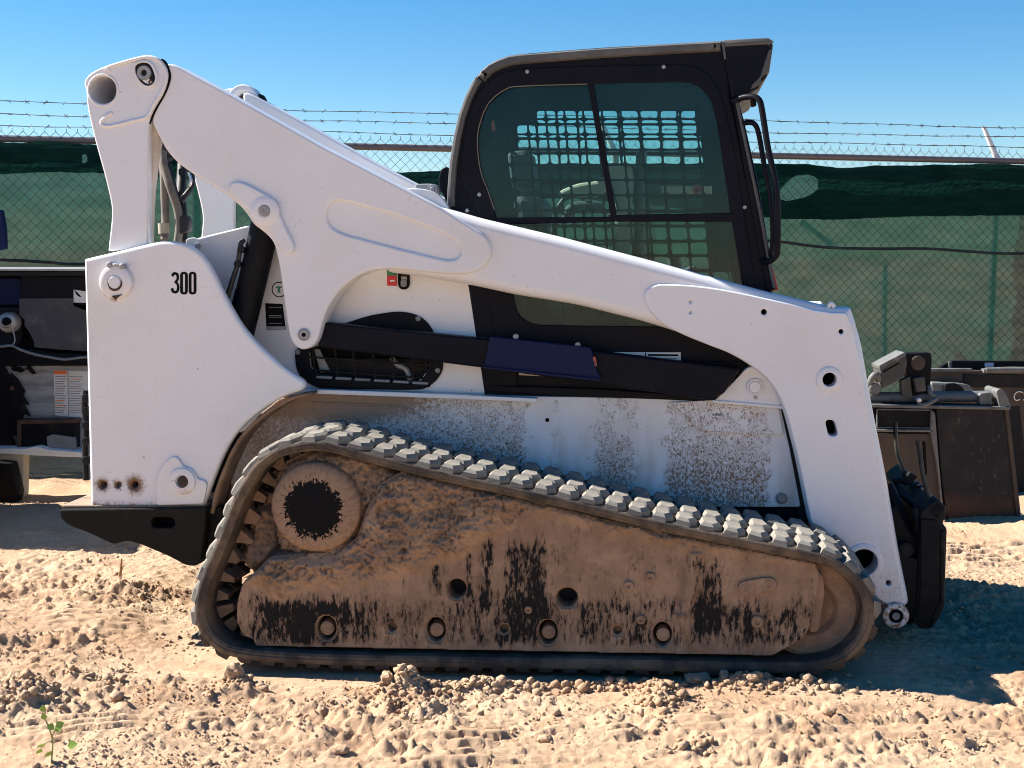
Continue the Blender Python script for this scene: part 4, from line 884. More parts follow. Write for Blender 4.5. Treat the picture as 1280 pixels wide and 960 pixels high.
# --- cab
CABO = [(562,262,3),(559,238,10),(562,200,20),(573,145,20),(589,105,16),(600,88,12),(622,73,16),(650,67,16),(760,58.5,20),(906,51,4),(912,75,6),(914,120,4),(922,160,10),(948,290,10),(965,364,4),(990,470,4),(960,510,4),(606,500,3),(585,360,3)]
WIN = [(596.5,185,10),(598,160,12),(610,128,16),(632,110,14),(655,106.5,8),(740,104,6),(850,101.5,10),(872,105,10),(889,122,12),(896,150,16),(914,270,6),(931,372,8),(934,396,10),(920,409,8),(780,408,8),(668,406.5,10),(648,396,10),(640,366,10),(624,300,10),(618,262,10),(609,236,10),(601,215,10)]
cab = L.plate('cab_side', CABO, .62, .045, CABBLK, holes=[rnd(WIN, 0, 5)], bev=.012, seg=4)
CABF = [(max(p[0], 576+max(0, (150-p[1])*.35)) if p[0] < 610 else p[0],)+tuple(p[1:]) for p in CABO]
mirror(L.plate('cab_side', CABF, .62, .045, CABBLK, holes=[rnd(WIN, 0, 5)], bev=.012, seg=4), loader, WL, 'cab_side'); bpy.data.objects.remove(bpy.data.objects['cab_side.001'])
WF = [(577,232,10),(576,205,14),(581,165,20),(592,125,20),(607,104,14),(628,90,14),(655,85.5,10),(740,82.5,10),(850,80.5,14),(874,84,14),(893,100,16),(905,130,18),(920,200,16),(935,300,10),(952,400,8),(954,440,8),(935,452,8),(640,452,12),(622,440,12),(612,380,10),(606,300,10),(600,268,10),(588,250,10)]
wf = L.plate('window_frame', WF, .612, .010, CABBLK, cab, holes=[rnd(WIN, 0, 5)], bev=.003)
L.plate('window_glass', WIN, .624, .005, GLASS, cab, r=4, bev=0)
fs = mirror(L.plate('window_glass', WIN, .628, .004, GLASS, cab, r=4, bev=0), loader, WL, 'window_glass')
L.plate('window_divider', [(734,102),(741.5,102),(772,274),(764,274)], .613, .018, CABBLK, wf, r=1)
L.plate('window_rail', [(612,272),(770,271),(770,268.5),(918,266),(920,277),(770,277),(614,281)], .611, .02, CABBLK, wf, r=1)
link('window_seal', tube_mesh('window_seal', [L.P(u, v, .611) for u, v in ((618,262),(609,236),(601,215),(597,185),(598.5,160),(610,130),(632,111.5),(655,107.5),(734,105))], .0022, 5, 3), worn('seal_edge', (.16, .14, .11), (.1, .09, .08)), wf)
for c in ((659,89.5),(829.5,83.5),(599,243),(931,259),(584,263)): L.disc('frame_screw', c, [(0, -.005), (1.6, -.005), (2.6, -.002), (2.6, .004), (0, .004)], .610, GALV, wf, 10)
L.disc('window_latch', (871.5,236.5), [(0, .001), (2.4, .001), (3, -.004), (5, -.004), (6, 0), (6, .008), (0, .008)], .612, SEATM, wf, 20)
# punched window guards: sheets of rounded openings
def guard(name, Y, poly, big, u0, u1, v0, v1, du, dv, gap, skew, mat, parent):
    v, f, seen = [], [], {}
    def V(x, y):
        key = (round(x, 2), round(y, 2))
        if key not in seen: X, Z = L.U(x, y, Y); seen[key] = len(v); v.append((X, Y, Z))
        return seen[key]
    def inn(x, y, P): return bool(inpoly(np.array([x]), np.array([y]), P)[0])
    nv, nu = int((v1-v0)/dv), int((u1-u0)/du)
    for j in range(nv):
        for i in range(nu):
            ya = v0+j*dv; xa = u0+i*du+(ya-v0)*skew; sh = dv*skew
            if not inn(xa+du/2, ya+dv/2, big): continue
            C4 = [(xa, ya), (xa+du, ya), (xa+du+sh, ya+dv), (xa+sh, ya+dv)]
            q = [V(*c) for c in C4]
            H4 = [(xa+gap+gap*skew, ya+gap), (xa+du-gap+gap*skew, ya+gap), (xa+du-gap+sh-gap*skew, ya+dv-gap), (xa+gap+sh-gap*skew, ya+dv-gap)]
            if not all(inn(x, y, poly) for x, y in H4): f.append(tuple(q)); continue
            h = rnd(H4, 4.2, 2); hv = [V(*c) for c in h]
            for k_ in range(4):
                a = hv[3*k_:3*k_+3]; f.append((q[k_], a[1], a[0])); f.append((q[k_], a[2], a[1])); n_ = (k_+1) % 4; f.append((q[k_], q[n_], hv[3*n_], a[2]))
    me = mesh(name, v, f, 0); fixn(me); o = link(name, me, mat, parent)
    md = o.modifiers.new('sheet', 'SOLIDIFY'); md.thickness = .003; md.offset = 0
    return o
GP = [(600,190),(604,150),(622,122),(650,106),(858,103),(878,112),(888,130),(912,268),(930,372),(930,404),(668,404),(648,385),(626,300),(618,250),(603,215)]
big = [(590,180),(600,110),(640,98),(880,95),(905,160),(940,410),(650,412),(600,240)]
guard('window_guard', .672, GP, big, 560, 910, 92, 415, 23.5, 19.0, 1.25, .09, CABBLK, cab)
fg = guard('window_guard', .672, GP, big, 560, 910, 94, 415, 29.0, 20.5, 1.7, .07, BLACK, cab); fm = mirror(fg, cab, WL, 'window_guard'); md = fm.modifiers.new('sheet', 'SOLIDIFY'); md.thickness = .003; md.offset = 0; bpy.data.objects.remove(fg)
# roof, rear and front of the cab
def shell(name, pts, t, y0, y1, mat, parent, b=.02):
    P = [Vector((*LF.U(u, v, .62),)) for u, v in pts]; n = len(P); o = [(p.x, p.y) for p in P]; i_ = []
    for k_ in range(n):
        d = (P[min(k_+1, n-1)]-P[max(k_-1, 0)]).normalized(); q = P[k_]+Vector((d.y, -d.x))*t; i_.append((q.x, q.y))
    return link(name, plate_mesh(name, o+i_[::-1], [], y0, y1-y0, b), mat, parent)
RO = rnd([(596,95),(600,88,12),(622,73,16),(650,67,16),(760,58.5,20),(830,54.5,20),(905,51)], 0, 5)[0:]
RO = [(595,96),(600,89),(610,80),(622,74),(636,69),(650,67),(700,63),(760,58.5),(830,54.5),(903,50.5)]
roof = shell('cab_roof', RO, .045, .598, 1.402, ROOFM, cab, .034)
shell('roof_corner', [(559.5,258),(559.5,238),(562,205),(567,172),(573,145),(581,122),(589,105),(595,96)], .03, .604, .66, ROOFM, cab, .012)
shell('roof_corner', [(573,258),(573,238),(574,205),(577,172),(581,145),(586,122),(589,105),(595,96)], .03, 1.34, 1.396, ROOFM, cab, .012)
vis = L.plate('roof_visor', [(904,51,3),(960,48,3),(966,54,3),(959,96,5),(938,116,4),(924,124,4),(914,122,3),(907,80,6)], .606, .025, CABBLK, cab, bev=.008)
mirror(vis, cab, WL, 'roof_visor')
shell('visor_top', [(904,50.5),(930,49),(960,47.5),(967,52)], .03, .603, 1.397, ROOFM, cab, .012)
shell('visor_face', [(967,55),(962,90),(950,112),(926,126)], .012, .632, 1.368, STEEL, cab, .004)
L.plate('visor_edge', [(961,62),(966,60),(961,90),(952,97),(950,106),(938,112),(940,106),(950,96)], .603, .012, ROOFM, cab, r=1.5, bev=.003)
L.plate('roof_seam', [(902,52),(905,52),(908,74),(905,74)], .6045, .006, ROOFM, cab, r=1, bev=.001)
post = L.plate('cab_front_post', [(914,118,3),(922,122,3),(930,150,8),(948,230,10),(970,362,3),(958,364,3),(935,240,10)], .612, .05, CABBLK, cab, bev=.006)
L.tube('post_edge', [(921,128,.606),(932,180,.606),(950,265,.606),(967,360,.606)], .006, ROOFM, cab, 8, 3)
L.tube('grab_rail', [(916,126,.60),(930,121.5,.57),(941,121,.55),(949,125,.54),(953,140,.54),(960,185,.54),(969,225,.54),(972,260,.54),(972,310,.54),(969,321,.55),(960,327,.58),(952,326,.62)], .0115, CABBLK, cab, 10, 3)
L.tube('grab_rail', [(922,156,.62),(936,153,.60),(944,156,.59),(949,170,.59),(956,210,.59),(963,245,.59),(966,285,.59),(965,312,.60),(958,325,.62)], .010, CABBLK, cab, 10, 3)
L.plate('rail_lug', [(938,124),(945,122),(946,132),(939,134)], .60, .02, CABBLK, cab, r=2)
L.plate('marker_light', [(959,334,1),(966,334,2),(973,362,2),(965,364,2)], .64, .03, RED, cab, bev=.003)
L.box('cab_floor', L.U(615, 470, .7)[0], L.U(960, 470, .7)[0], .67, 1.33, L.U(615, 480, .7)[1], L.U(615, 440, .7)[1], DARK)
rx = L.U(566, 250, .7)[0]
L.plate('rear_wall', [(560,262),(562,225),(580,225),(600,300),(640,470),(606,500),(585,360)], .665, .67, CABBLK, cab, r=2)
for v in (128, 146, 164, 182, 200): x, z = L.U(585-(v-128)*.18, v, .64); link('rear_guard_bar', tube_mesh('rear_guard_bar', [Vector((x+.02, .66, z)), Vector((x+.02, 1.34, z))], .006, 6), CABBLK, cab)
L.plate('amber_reflector', [(612,147),(617,150),(618,163),(611,163)], .80, .02, AMBER, cab, r=1)
# front window frame with lower panel
for Y in (.66, 1.30): L.plate('front_window_post', [(912,120),(918,124),(962,360),(955,362)], Y, .04, CABBLK, cab, r=2)
# seat, restraint bar and controls
seat = L.plate('operator_seat', [(640,250,8),(650,240,8),(676,246,8),(690,300,8),(716,372,8),(800,384,10),(802,412,8),(700,420,8),(664,360,8)], .80, .40, SEATM, cab, bev=.03)
L.plate('seat_headrest', rnd([(633,190),(660,186),(668,232),(640,238)], 8), .86, .28, SEATM, seat, bev=.02)
L.plate('armrest', [(696,246,5),(700,238,6),(722,229,8),(748,226,6),(754,220,4),(760,222,4),(757,240,6),(745,247,6)], .74, .06, TRIMM, seat, bev=.012)
L.plate('armrest', [(706,259,5),(716,252,6),(745,250,8),(756,256,6),(752,262,4),(722,260,5),(706,280,5),(700,278,5)], .70, .05, SEATM, seat, bev=.012)
L.tube('restraint_bar', [(690,300,.76),(694,270,.75),(704,250,.75),(720,244,.75)], .010, HOSE, cab, 8, 3)
L.plate('control_post', [(757,205,3),(790,208,3),(793,226,4),(787,300,5),(792,420,4),(772,420,4),(768,240,5),(757,216,4)], .98, .05, TRIMM, cab, bev=.01)
L.tube('control_post_rail', [(802,190,1.0),(800,240,1.0),(797,420,1.0)], .022, SEATM, cab, 10, 2)
L.tube('wiring', [(757,228,.94),(765,240,.93),(772,262,.93),(760,270,.93)], .006, HOSE, cab, 6, 3)
joy = L.tube('joystick', [(848,400,.86),(846,350,.86),(842,322,.86)], [.02, .028], SEATM, cab, 10, 3)
L.plate('control_console', [(820,350,6),(870,330,8),(890,380,6),(890,430,4),(820,430,4)], 1.15, .16, SEATM, cab, bev=.02)
L.box('dash_panel', L.U(826, 235, 1.2)[0], L.U(890, 235, 1.2)[0], 1.22, 1.26, L.U(826, 242, 1.2)[1], L.U(826, 232, 1.2)[1], TRIMM, cab)
# lower cab wall and its notice
low = L.plate('cab_lower_panel', [(584,362,2),(610,366,2),(640,450,2),(930,455,2),(925,500,2),(612,498,2)], .635, .03, CABBLK, r=2)
L.plate('panel_rib', [(625,380),(645,386),(650,430),(645,452),(636,452),(628,400)], .628, .012, CABBLK, low, r=3)
L.plate('hinge_plate', [(588,366),(612,368),(614,381),(592,380)], .628, .01, BLACK, low, r=1); L.disc('hinge_bolt', (602,373), [(0, -.004), (3, -.004), (4, .002), (0, .002)], .625, BLACK, low, 8)
nt_ = L.plate('notice', [(738,440),(851,440.5),(851,456),(738,456)], .609, .002, PAPER, low, bev=0)
L.plate('notice_rule', [(806,441),(807.5,441),(807.5,456),(806,456)], .6082, .0012, INK, nt_, bev=0)
L.plate('notice_heading', [(810,442.5),(848,443),(848,445.2),(810,444.8)], .6082, .0012, INK, nt_, bev=0)
for j, v in enumerate((447.5, 450, 452.5)): L.plate('notice_line', [(811,v),(846-j*7,v+.2),(846-j*7,v+1.1),(811,v+.9)], .6082, .0012, GREYINK, nt_, bev=0)
for j, v in enumerate((443, 445.5, 448)): L.plate('notice_line', [(758+j*9,v),(803,v+.5),(803,v+1.4),(758+j*9,v+.9)], .6082, .0012, GREYINK, nt_, bev=0)
L.plate('step_block', [(607,459),(646,463),(646,482),(610,484)], .598, .05, BLACK, r=2)
L.plate('light_slot', [(648,464),(690,468),(690,471),(648,469)], .60, .01, TRIMM, r=1)
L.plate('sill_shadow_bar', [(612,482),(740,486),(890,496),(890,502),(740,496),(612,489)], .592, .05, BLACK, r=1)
# rear cab mount
mt = L.plate('cab_mount', [(519,230,2),(537,229.5,3),(548,231,6),(550,240,6),(546,250,5),(520,250,2)], .66, .03, GALV, bev=.004)
L.disc('mount_bolt', (541,236.5), [(0, -.012), (2.5, -.012), (3.2, -.006), (6, -.005), (6.5, 0), (0, 0)], .658, GALV, mt, 14)
L.plate('cab_latch', [(548,224,2),(551,212,3),(558,208,2),(563,212,2),(562,256,2),(556,248,3),(549,234,3)], .645, .02, CABBLK, bev=.004)
# --- quick attach plate and its levers
qa = L.plate('quick_attach', [(1151,640,4),(1160,632,3),(1172,624,4),(1183,634,4),(1182,648,5),(1178,654,4),(1184,661,3),(1181,757,4),(1174,774,4),(1164,786,4),(1152,787,4),(1141,778,6),(1146,760,6)], .56, .88, DKSTEEL, bev=.008)
L.plate('attach_end', [(1151,648,4),(1172,650,4),(1177,664,4),(1175,755,4),(1160,785,4),(1146,776,4),(1150,740,6)], .552, .012, BLACK, qa, bev=.004)
L.plate('attach_edge', [(1176,664),(1182,664),(1179,757),(1164,786),(1166,770),(1175,752)], .548, .02, BUMPERM, qa, r=2)
for Y_ in (.62, 1.32): L.plate('attach_gusset', [(1106,640),(1120,632),(1136,664),(1150,684),(1152,776),(1134,782),(1124,740)], Y_, .06, BLACK, qa, r=4)
L.plate('attach_back', [(1126,690),(1152,690),(1154,776),(1136,780)], .68, .64, INK, qa, r=4)
L.plate('attach_cross', [(1116,690),(1150,700),(1152,770),(1130,775)], .575, .05, BLACK, qa, r=5)
L.disc('attach_pivot', (1133,688), [(0, 0), (6, 0), (7, .003), (9, .004), (9, .03), (0, .03)], .57, DKSTEEL, qa, 20)
L.tube('tilt_cylinder', [(1108,606,.72),(1120,632,.70),(1134,664,.68)], .026, BLACK, qa, 12, 1)
L.tube('lever', [(1147,551,.62),(1150,566,.62),(1153,590,.62),(1158,612,.62),(1164,636,.62)], .0085, HOSE, qa, 8, 3)
L.tube('lever', [(1119,527,.98),(1120,553,.98),(1123,572,.98),(1130,590,.98),(1132,604,.98)], .0085, HOSE, qa, 8, 3)
L.tube('lever_shaft', [(1120,610,.95),(1130,620,.85),(1146,634,.72),(1158,646,.62)], .017, BLACK, qa, 12, 1)
L.tube('lever_spring', [(1116,602,.96),(1126,600,.95),(1134,604,.94)], .014, HOSE, qa, 8, 1)
L.tube('lever_spring', [(1146,636,.64),(1150,650,.63),(1150,662,.63)], .020, HOSE, qa, 8, 1)
for k_ in range(4): L.disc('spring_coil', (1146+k_*4, 640+k_*1), [(0, 0), (7, 0), (8, .006), (7, .012), (0, .012)], .625+.004*k_, BLACK, qa, 12)
L.plate('lever_block', [(1130,600),(1138,590),(1147,596),(1138,608)], .93, .05, DKSTEEL, qa, r=1)
L.plate('lever_block', [(1158,640),(1170,625),(1182,636),(1172,650)], .56, .06, DKSTEEL, qa, r=2)

EDGE = worn('worn_edge_steel', (.135, .138, .135), (.08, .072, .065), .45, .7, 14, .6, .1, .3, 60)
k = NT('scratched_bucket_steel'); nb = k.noise(4, 7, .65); n6 = k.noise(5, 2, .5, (1, 1, .55), 2.5); n7 = k.noise(11, 2, .5, None, 3.0); nf = k.noise(70, 5, .7)
scr_ = k.math('MULTIPLY', k.ramp(k.math('ABSOLUTE', k.math('SUBTRACT', n6, .5)), .002, .006, 1, 0), k.ramp(n7, .50, .60))
sb = k.n('ShaderNodeSeparateXYZ'); k.l(k.co(), sb.inputs[0])
rz = k.ramp(k.math('ADD', sb.outputs[2], k.math('MULTIPLY', k.math('SUBTRACT', nb, .5), .16)), .02, .17, 1, 0)
cB = k.mix(k.ramp(nb, .45, .75), (.017, .017, .020), (.040, .034, .030)); cB = k.mix(k.math('MULTIPLY', rz, k.ramp(nf, .3, .6, .5, 1)), cB, (.10, .048, .028)); cB = k.mix(k.math('MULTIPLY', scr_, .6), cB, (.16, .15, .14)); cB = k.mix(k.ramp(nf, .62, .8, 0, .5), cB, (.075, .06, .05))
BUCKETM = k.set(cB, .6, .1, nf, .4, .003, spec=.2)
HITCH = worn('dusty_grey_hitch', (.060, .057, .053), (.105, .09, .072), .45, .7, 10, .7, .1, .3, 60)
# ------------------------------------------------------------------ buckets standing to the right
def stand(O): return Frame(O, 0)
x0, y0 = ray_ground(1225, 648); BF = stand((x0, y0, 0))
bk = thing('bucket', 'dark steel bucket with rusty lower edge standing beyond the front of the loader', 'bucket', BF.M); B = Kit(BF, bk)
B.plate('side_plate', [(1170,510,2),(1258,511,3),(1264,540,20),(1275,640,3),(1274,647,2),(1184,650,3),(1177,600,20)], 0, .03, BUCKETM, bev=.004)
B.plate('edge_strip', [(1256,511),(1261,511),(1276,640),(1275,647),(1271,647)], -.010, .03, BROWNST, bev=.004, r=1)
B.plate('back_wall', [(1076,502,2),(1250,506,2),(1262,560,6),(1274,645,3),(1090,648,3)], .03, .04, DKSTEEL, bev=.006)
B.plate('bucket_floor', [(1090,640),(1276,640),(1276,650),(1090,650)], .07, .75, DKSTEEL, bev=.004)
B.plate('far_side', [(1085,500,2),(1275,507,2),(1290,645,3),(1085,648,3)], .8, .03, DKSTEEL, bev=.004)
B.plate('top_flange', [(1085,505.5),(1140,506.5),(1263,508.5),(1263,512.5),(1140,510.5),(1085,509)], -.02, .10, EDGE, r=1, bev=.004)
B.plate('stiffener', [(1164,512,2),(1169,516,3),(1174,580,10),(1180,640,3),(1177,640,3),(1171,580,10),(1163,540,6)], -.03, .035, EDGE, bev=.004)
B.plate('upper_panel', [(1097,512),(1163,513),(1164,534),(1097,534)], -.006, .01, BLACK, r=1)
B.plate('panel_frame', [(1096,511),(1165,512),(1165.5,536),(1096,535)], -.016, .014, EDGE, holes=[[(1097.5,512.6),(1163.8,513.4),(1164.2,534.5),(1097.5,533.8)]], r=1, bev=.002)
B.plate('ledge', [(1092,536.5),(1167,537.3),(1167.5,540.5),(1092,539.8)], -.03, .03, EDGE, r=1, bev=.004)
B.plate('rusty_panel', [(1092,542),(1167,542),(1178,646),(1092,648)], -.008, .012, BROWNST, r=1)
B.plate('panel_slot', [(1153,552),(1157,552),(1159,594),(1155,594)], -.012, .004, INK, r=1)
x, z = B.U(1085, 498, .05); x1, z1 = B.U(1252, 496, .05)
link('top_tube', tube_mesh('top_tube', [Vector((x, .08, z)), Vector((x1, .08, z1))], .032, 16), EDGE, bk)
B.plate('tube_flange', [(1245,488,4),(1252,485,5),(1258,492,6),(1264,508,3),(1262,512,2),(1250,510,3)], -.01, .20, EDGE, bev=.004)
B.plate('tube_flange', [(1224,492,4),(1240,490,5),(1240,506,3),(1224,506,3)], .02, .10, EDGE, bev=.004)
hb = B.plate('hitch_box', [(1100,458,2),(1131,441.5,2),(1134,452,3),(1132,468,4),(1122,476,4),(1103,486,3)], .02, .16, HITCH, bev=.004)
B.plate('hitch_lid', [(1099,457,1),(1131,440,1),(1133,444,1),(1100,462,1)], .015, .17, EDGE, hb, bev=.002)
B.plate('hitch_slot', [(1104,464),(1124,453),(1124.5,454.5),(1104,466)], .017, .004, INK, hb, bev=0)
B.disc('hitch_bolt', (1121,449), [(0, -.006), (2.5, -.006), (3, 0), (0, 0)], .018, EDGE, hb, 8)
B.plate('hitch_bracket', [(1131,442,2),(1164,441,2),(1165,452,3),(1163,480,3),(1166,492,2),(1150,492,3),(1141,500,2),(1138,478,4),(1134,462,4)], .05, .10, BLACK, hb, bev=.004)
B.disc('hitch_roller', (1148,454), [(0, 0), (7, 0), (9, .004), (9.5, .02), (0, .02)], .035, BROWNST, hb, 18)
B.plate('hitch_leg', [(1126,476),(1138,470),(1141,500),(1128,494)], .03, .05, HITCH, hb, r=2)
B.plate('junction_box', [(1143,473,2),(1156,471,2),(1158,489,2),(1146,490,2)], .0, .05, HITCH, hb, bev=.004)
B.tube('hose_end', [(1146,506,.0),(1158,505.5,-.01),(1168,500,-.01),(1170,496.5,.0),(1163,491,.01),(1161,482,.03)], .013, EDGE, hb, 8, 3)
B.disc('hose_cap', (1148.5,500), [(0, -.02), (2.4, -.02), (3, -.01), (3, .01), (0, .01)], .0, PAPER, hb, 10)
B.tube('clamp', [(1086,484,.05),(1090,472,.03),(1096,468,.03),(1099,476,.04)], .02, EDGE, hb, 8, 2)
B.disc('tube_end', (1094,486), [(0, 0), (6, 0), (7.5, .006), (7.5, .08), (0, .08)], .02, EDGE, hb, 14)
x0, y0 = ray_ground(1260, 578); B2F = stand((x0, y0-.35, 0))
b2 = thing('bucket', 'long brown stained bucket partly hidden behind the nearer dark bucket at the fence', 'bucket', B2F.M); B = Kit(B2F, b2)
B.plate('back_wall', [(1150,462,2),(1420,466,2),(1430,520,8),(1425,572,4),(1150,572,4)], 0, .04, BROWNST, bev=.006)
B.plate('bucket_floor', [(1150,560),(1425,560),(1425,574),(1150,574)], .04, .5, DKSTEEL, bev=.004)
B.plate('top_rim', [(1160,461),(1216,461),(1216,464.5),(1160,464.5)], -.03, .06, EDGE, r=1)
B.plate('top_rim', [(1230,461.5),(1420,463),(1420,467.5),(1230,466.5)], -.03, .06, EDGE, r=1)
B.tube('rim_pipe', [(1232,463,-.02),(1262,462,-.02),(1420,464,-.02)], .02, EDGE, None, 10, 1)
B.plate('rear_rim', [(1176,458,2),(1190,451,2),(1420,452,2),(1420,466,2),(1176,466,2)], .14, .04, BLACK, bev=.004)
B.plate('rim_clip', [(1186,452),(1190,452),(1191,462),(1187,462)], .12, .02, EDGE, r=1)
B.plate('rim_label', [(1231,453.5),(1242,453.5),(1242,458.5),(1231,458.5)], .137, .003, BLUEPL, bev=0)
B.plate('mid_strip', [(1205,468),(1420,470),(1420,486),(1205,484)], -.012, .014, DKSTEEL, r=1)
B.plate('tube_stub', [(1164,478,3),(1200,479,6),(1212,481,6),(1219,488,6),(1216,494,2),(1164,494,2)], -.10, .10, EDGE, bev=.015)
B.plate('tube_cover', [(1182,480),(1196,479),(1205,486),(1205,494),(1180,494)], -.125, .04, BLACK, r=3)
CH = PAPER
B.tube('chalk_letter', [(1278.5,490.5,-.013),(1273,489.5,-.013),(1268.5,493,-.013),(1268,498,-.013),(1271,500.5,-.013),(1275,499,-.013)], .004, CH, None, 6, 4)
B.tube('chalk_letter', [(1289,490,-.013),(1283,489.5,-.013),(1280,492,-.013),(1284,495,-.013),(1288,498,-.013),(1284,501,-.013),(1279,499.5,-.013)], .004, CH, None, 6, 4)

# ------------------------------------------------------------------ attachment standing behind the tail, at the left edge
x0, y0 = ray_ground(20, 630); MF = stand((x0, y0+.25, 0))
mc = thing('parked_attachment', 'dark parked machine attachment with grey rubber flap and paper decal behind the loader tail', 'attachment', MF.M); B = Kit(MF, mc)
B.plate('body_back', [(-160,338,2),(125,339,2),(125,470,2),(-160,470,2)], .30, .06, BLACK, bev=.004)
B.plate('top_plate', [(-160,335,1),(130,336,1),(130,339,1),(-160,338,1)], -.02, .75, GALV, bev=.003)
B.plate('top_lip', [(-160,339),(130,340),(130,345),(-160,344)], .0, .03, DKSTEEL, bev=.002)
B.plate('navy_panel', [(-160,348,2),(26,348,2),(26,381,2),(-160,381,2)], .18, .03, NAVY, bev=.004)
B.plate('upper_block', [(26,344,2),(125,346,2),(125,385,3),(92,380,3),(26,374,2)], .12, .12, CABBLK, bev=.006)
B.plate('rubber_flap', [(24,373,1),(91,372.5,1),(91,382,2),(108,389,2),(120,392,2),(120,441,2),(108,439,2),(75,437,5),(42,434,3),(43,429,3),(36,414,4),(30,407,2),(31,401,2),(24,393,1)], .10, .015, FLAPM, bev=.003)
B.plate('small_decal', [(92,362),(118,366),(118,379),(92,378)], .115, .003, PAPER, bev=0)
B.plate('decal_arrow', [(93,362),(99,368),(102,371),(99,371),(95,368)], .1135, .0016, INK, bev=0)
cpn = B.disc('hydraulic_coupler', (10,403), [(0, -.05), (5, -.05), (7, -.03), (11, -.02), (13, .0), (13, .05), (0, .05)], .12, GALV, None, 20)
B.disc('coupler_cap', (8,402), [(0, -.02), (4, -.02), (5, -.01), (5, .02), (0, .02)], .07, INK, cpn, 12)
B.tube('coupler_wire', [(15,410,.06),(18,420,.06),(18,428,.06),(14,432,.06)], .004, GALV, cpn, 6, 3)
B.plate('side_plate', [(-60,385,3),(22,384,3),(26,395,4),(27,425,4),(20,432,3),(-60,430,3)], .20, .03, DKSTEEL, bev=.004)
B.tube('cable', [(-30,431,.05),(0,433,.05),(14,432,.05),(28,438,.05),(44,443,.05),(60,446,.05),(80,449,.05),(100,447,.05),(120,445,.05)], .008, STEEL, None, 8, 3)
B.plate('cross_bar', [(-160,438,2),(40,436,2),(70,441,4),(125,442,2),(125,457,2),(-160,456,2)], .13, .12, BLACK, bev=.008)
B.plate('steel_panel', [(-10,457,2),(125,457,2),(125,560,2),(-10,560,2)], .20, .03, worn('streaked_bare_steel', (.34, .36, .38), (.16, .165, .17), .42, .68, 7, .5, .1, .2, 60, stretch=(.5, 1, 2.5)), bev=.004)
saw = B.plate('toothed_plate', [(-30,455),(4,456),(12,470),(13,466),(22,474),(31,489),(29,495),(36,506),(30,506),(38,521),(30,517),(22,545),(-30,550)], .13, .02, BLACK, bev=.003)
B.disc('plate_bolt', (15,485), [(0, -.01), (2, -.01), (3, 0), (0, 0)], .128, RUSTY, saw, 10)
B.plate('toothed_plate', [(14,458),(26,459),(30,463),(36,456),(45,467),(40,468),(34,461),(26,466),(15,463)], .16, .015, BLACK, bev=.002)
dc = B.plate('instruction_decal', [(67,463),(84,463.5),(118,464.5),(118,524),(69,519)], .196, .003, PAPER, bev=0)
B.plate('decal_header', [(67.3,463.3),(83,463.6),(83,468),(67.4,467.8)], .1945, .0015, ORANGE, dc, bev=0)
for j in range(16):
    v = 470+j*3.0; B.plate('decal_line', [(69,v),(82.5-(j*5 % 4),v+.3),(82.5-(j*5 % 4),v+1.4),(69,v+1.1)], .1945, .0015, ORANGE if j in (10, 12) else GREYINK, dc, bev=0)
    B.plate('decal_line', [(86.5,v+.4),(104-(j*7 % 5),v+.7),(104-(j*7 % 5),v+1.6),(86.5,v+1.3)], .1945, .0015, ORANGE if j == 1 else GREYINK, dc, bev=0)
B.plate('decal_fold', [(84,463.5),(85.2,463.5),(86.5,522),(85.2,522)], .1942, .002, GALV, dc, bev=0)
bx2 = B.plate('rusted_box', [(22,526,3),(94,525,3),(94,561,2),(22,561,2)], .10, .10, BLACK, bev=.006)
B.plate('box_rim', [(21,525,2),(95,524,2),(95,529,1),(26,530,2),(26,561,1),(21,561,1)], .09, .10, RUSTY, bx2, bev=.003)
B.plate('box_insert', [(58,546,1),(66,543,1),(94,547,1),(95,562,1),(60,562,1)], .085, .02, STEEL, bx2, bev=.002)
B.plate('bottom_rail', [(-60,560,1),(30,561,1),(46,558,2),(60,562,2),(125,567,1),(125,573,1),(60,570,2),(-60,565,1)], .02, .22, PAPER, bev=.004)  # rail coloured white in place of the sunlight along it
B.plate('lower_frame', [(-160,466,2),(12,545,2),(20,562,2),(-160,562,2)], .16, .06, DKSTEEL, bev=.004)
for u, v in ((8,505),(8,516),(9,524)): B.plate('frame_slot', [(u,v),(u+5,v),(u+5,v+6),(u,v+6)], .115, .004, INK, bev=0)
B.plate('support_leg', [(-30,564,2),(30,564,2),(29,620,4),(20,634,2),(-30,634,2)], .04, .10, TRIMM, bev=.006)
B.plate('skid_foot', [(-80,586,2),(-5,578,2),(13,580,3),(22,618,3),(18,632,2),(-80,640,2)], -.10, .12, INK, bev=.006)
B.plate('frame_leg', [(-160,560),(-100,560),(-100,640),(-160,640)], .1, .3, BLACK, bev=.006)
bm_x, bm_y = -3.35-MF.O.x, 6.75-MF.O.y  # unseen machine bulk left of frame, added to cast the ground shadow
link('unseen_machine_body', box_mesh('unseen_machine_body', bm_x-.9, bm_x+.42, bm_y, bm_y+.95, .05, .92, .04), BLACK, mc)
link('unseen_machine_top', box_mesh('unseen_machine_top', bm_x-.9, bm_x-.05, bm_y+.15, bm_y+.8, .92, 1.25, .06), CABBLK, mc)
B.plate('mast', [(-30,262,2),(1,262,2),(5,285,4),(6,312,3),(-30,318,2)], .4, .06, NAVY, bev=.006)
B.plate('mast_post', [(-40,316,2),(-10,316,2),(-10,340,2),(-40,340,2)], .4, .06, BLACK, bev=.006)

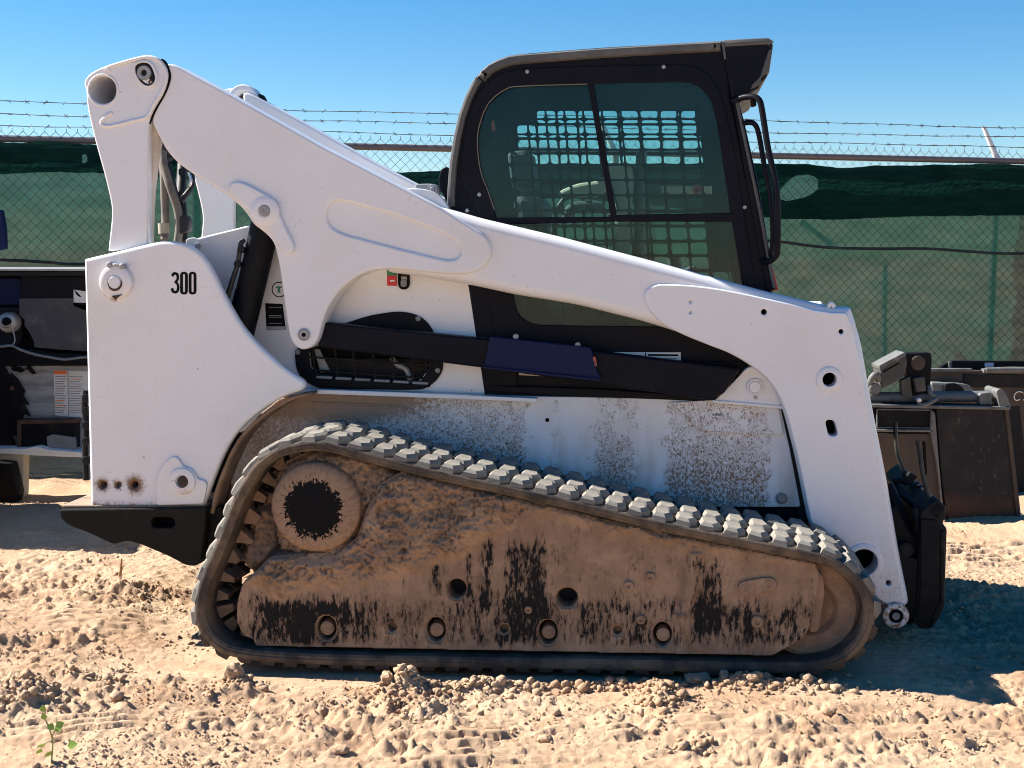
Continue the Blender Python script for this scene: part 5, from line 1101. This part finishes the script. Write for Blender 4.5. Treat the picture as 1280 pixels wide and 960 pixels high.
# ------------------------------------------------------------------ small plants
def leaf_mesh(ln, wd):
    v = [(0, 0, 0), (.3*ln, wd*.5, .02*ln), (.3*ln, -wd*.5, .02*ln), (.62*ln, wd*.42, .0), (.62*ln, -wd*.42, .0), (ln, 0, -.08*ln), (.3*ln, 0, -.03*ln), (.62*ln, 0, -.05*ln)]
    return mesh('leaf', v, [(0, 6, 1), (0, 2, 6), (1, 6, 7, 3), (6, 2, 4, 7), (3, 7, 5), (7, 4, 5)], 60)
LEAF = NT('weed_leaf'); LEAF.set((.24, .36, .05), .5); LEAF.b.inputs['Subsurface Weight'].default_value = 0; LEAF = LEAF.m
STEM = NT('weed_stem').set((.22, .24, .09), .6); DRY = NT('dry_stalk').set((.34, .20, .10), .8)
wx, wy = ray_ground(64, 952); wz = hz(wx, wy); WF_ = Frame((wx, wy, 0), 0)
weed = thing('weed', 'small green weed with a few pale heart shaped leaves at the lower left', 'weed', WF_.M); W = Kit(WF_, weed)
W.tube('stem', [(64,955,0),(66,930,.0),(63,915,.0),(57,900,.0)], .0022, STEM, None, 6, 3)
W.tube('stem', [(65,925,0),(58,928,0),(54,932,0)], .0016, STEM, None, 6, 3); W.tube('stem', [(65,922,0),(68,914,0),(70,910,0)], .0016, STEM, None, 6, 3)
LMs = leaf_mesh(.027, .023); LMs.materials.append(LEAF)
for u, v, a, t in ((57,900,2.0,.5),(52,890,1.2,.9),(67,912,.25,.2),(70,909,.6,.4),(56,930,3.6,-.3),(52,936,-2.3,-.2),(84,932,.2,.2),(60,905,-.8,.1),(66,938,3.9,-.3)):
    o = bpy.data.objects.new('leaf', LMs); COL.objects.link(o); o.parent = weed; p = W.P(u, v, random.uniform(-.01, .01))
    o.matrix_local = Matrix.Translation(p) @ Matrix.Rotation(-a, 4, 'Y') @ Matrix.Rotation(t+.9, 4, 'X') @ Matrix.Scale(random.uniform(.8, 1.2), 4)
sx, sy = ray_ground(150, 722); SF = Frame((sx, sy, 0), 0); st_ = thing('dry_stalk', 'short dry brown stalk sticking out of the dirt behind the rear bumper', 'dry plant', SF.M); W = Kit(SF, st_)
W.tube('stem', [(149,726,0),(151,712,0),(152,698,0)], [.009, .004], DRY, None, 6, 2); W.tube('twig', [(151,715,0),(155,706,.01)], .003, DRY, None, 5, 1)
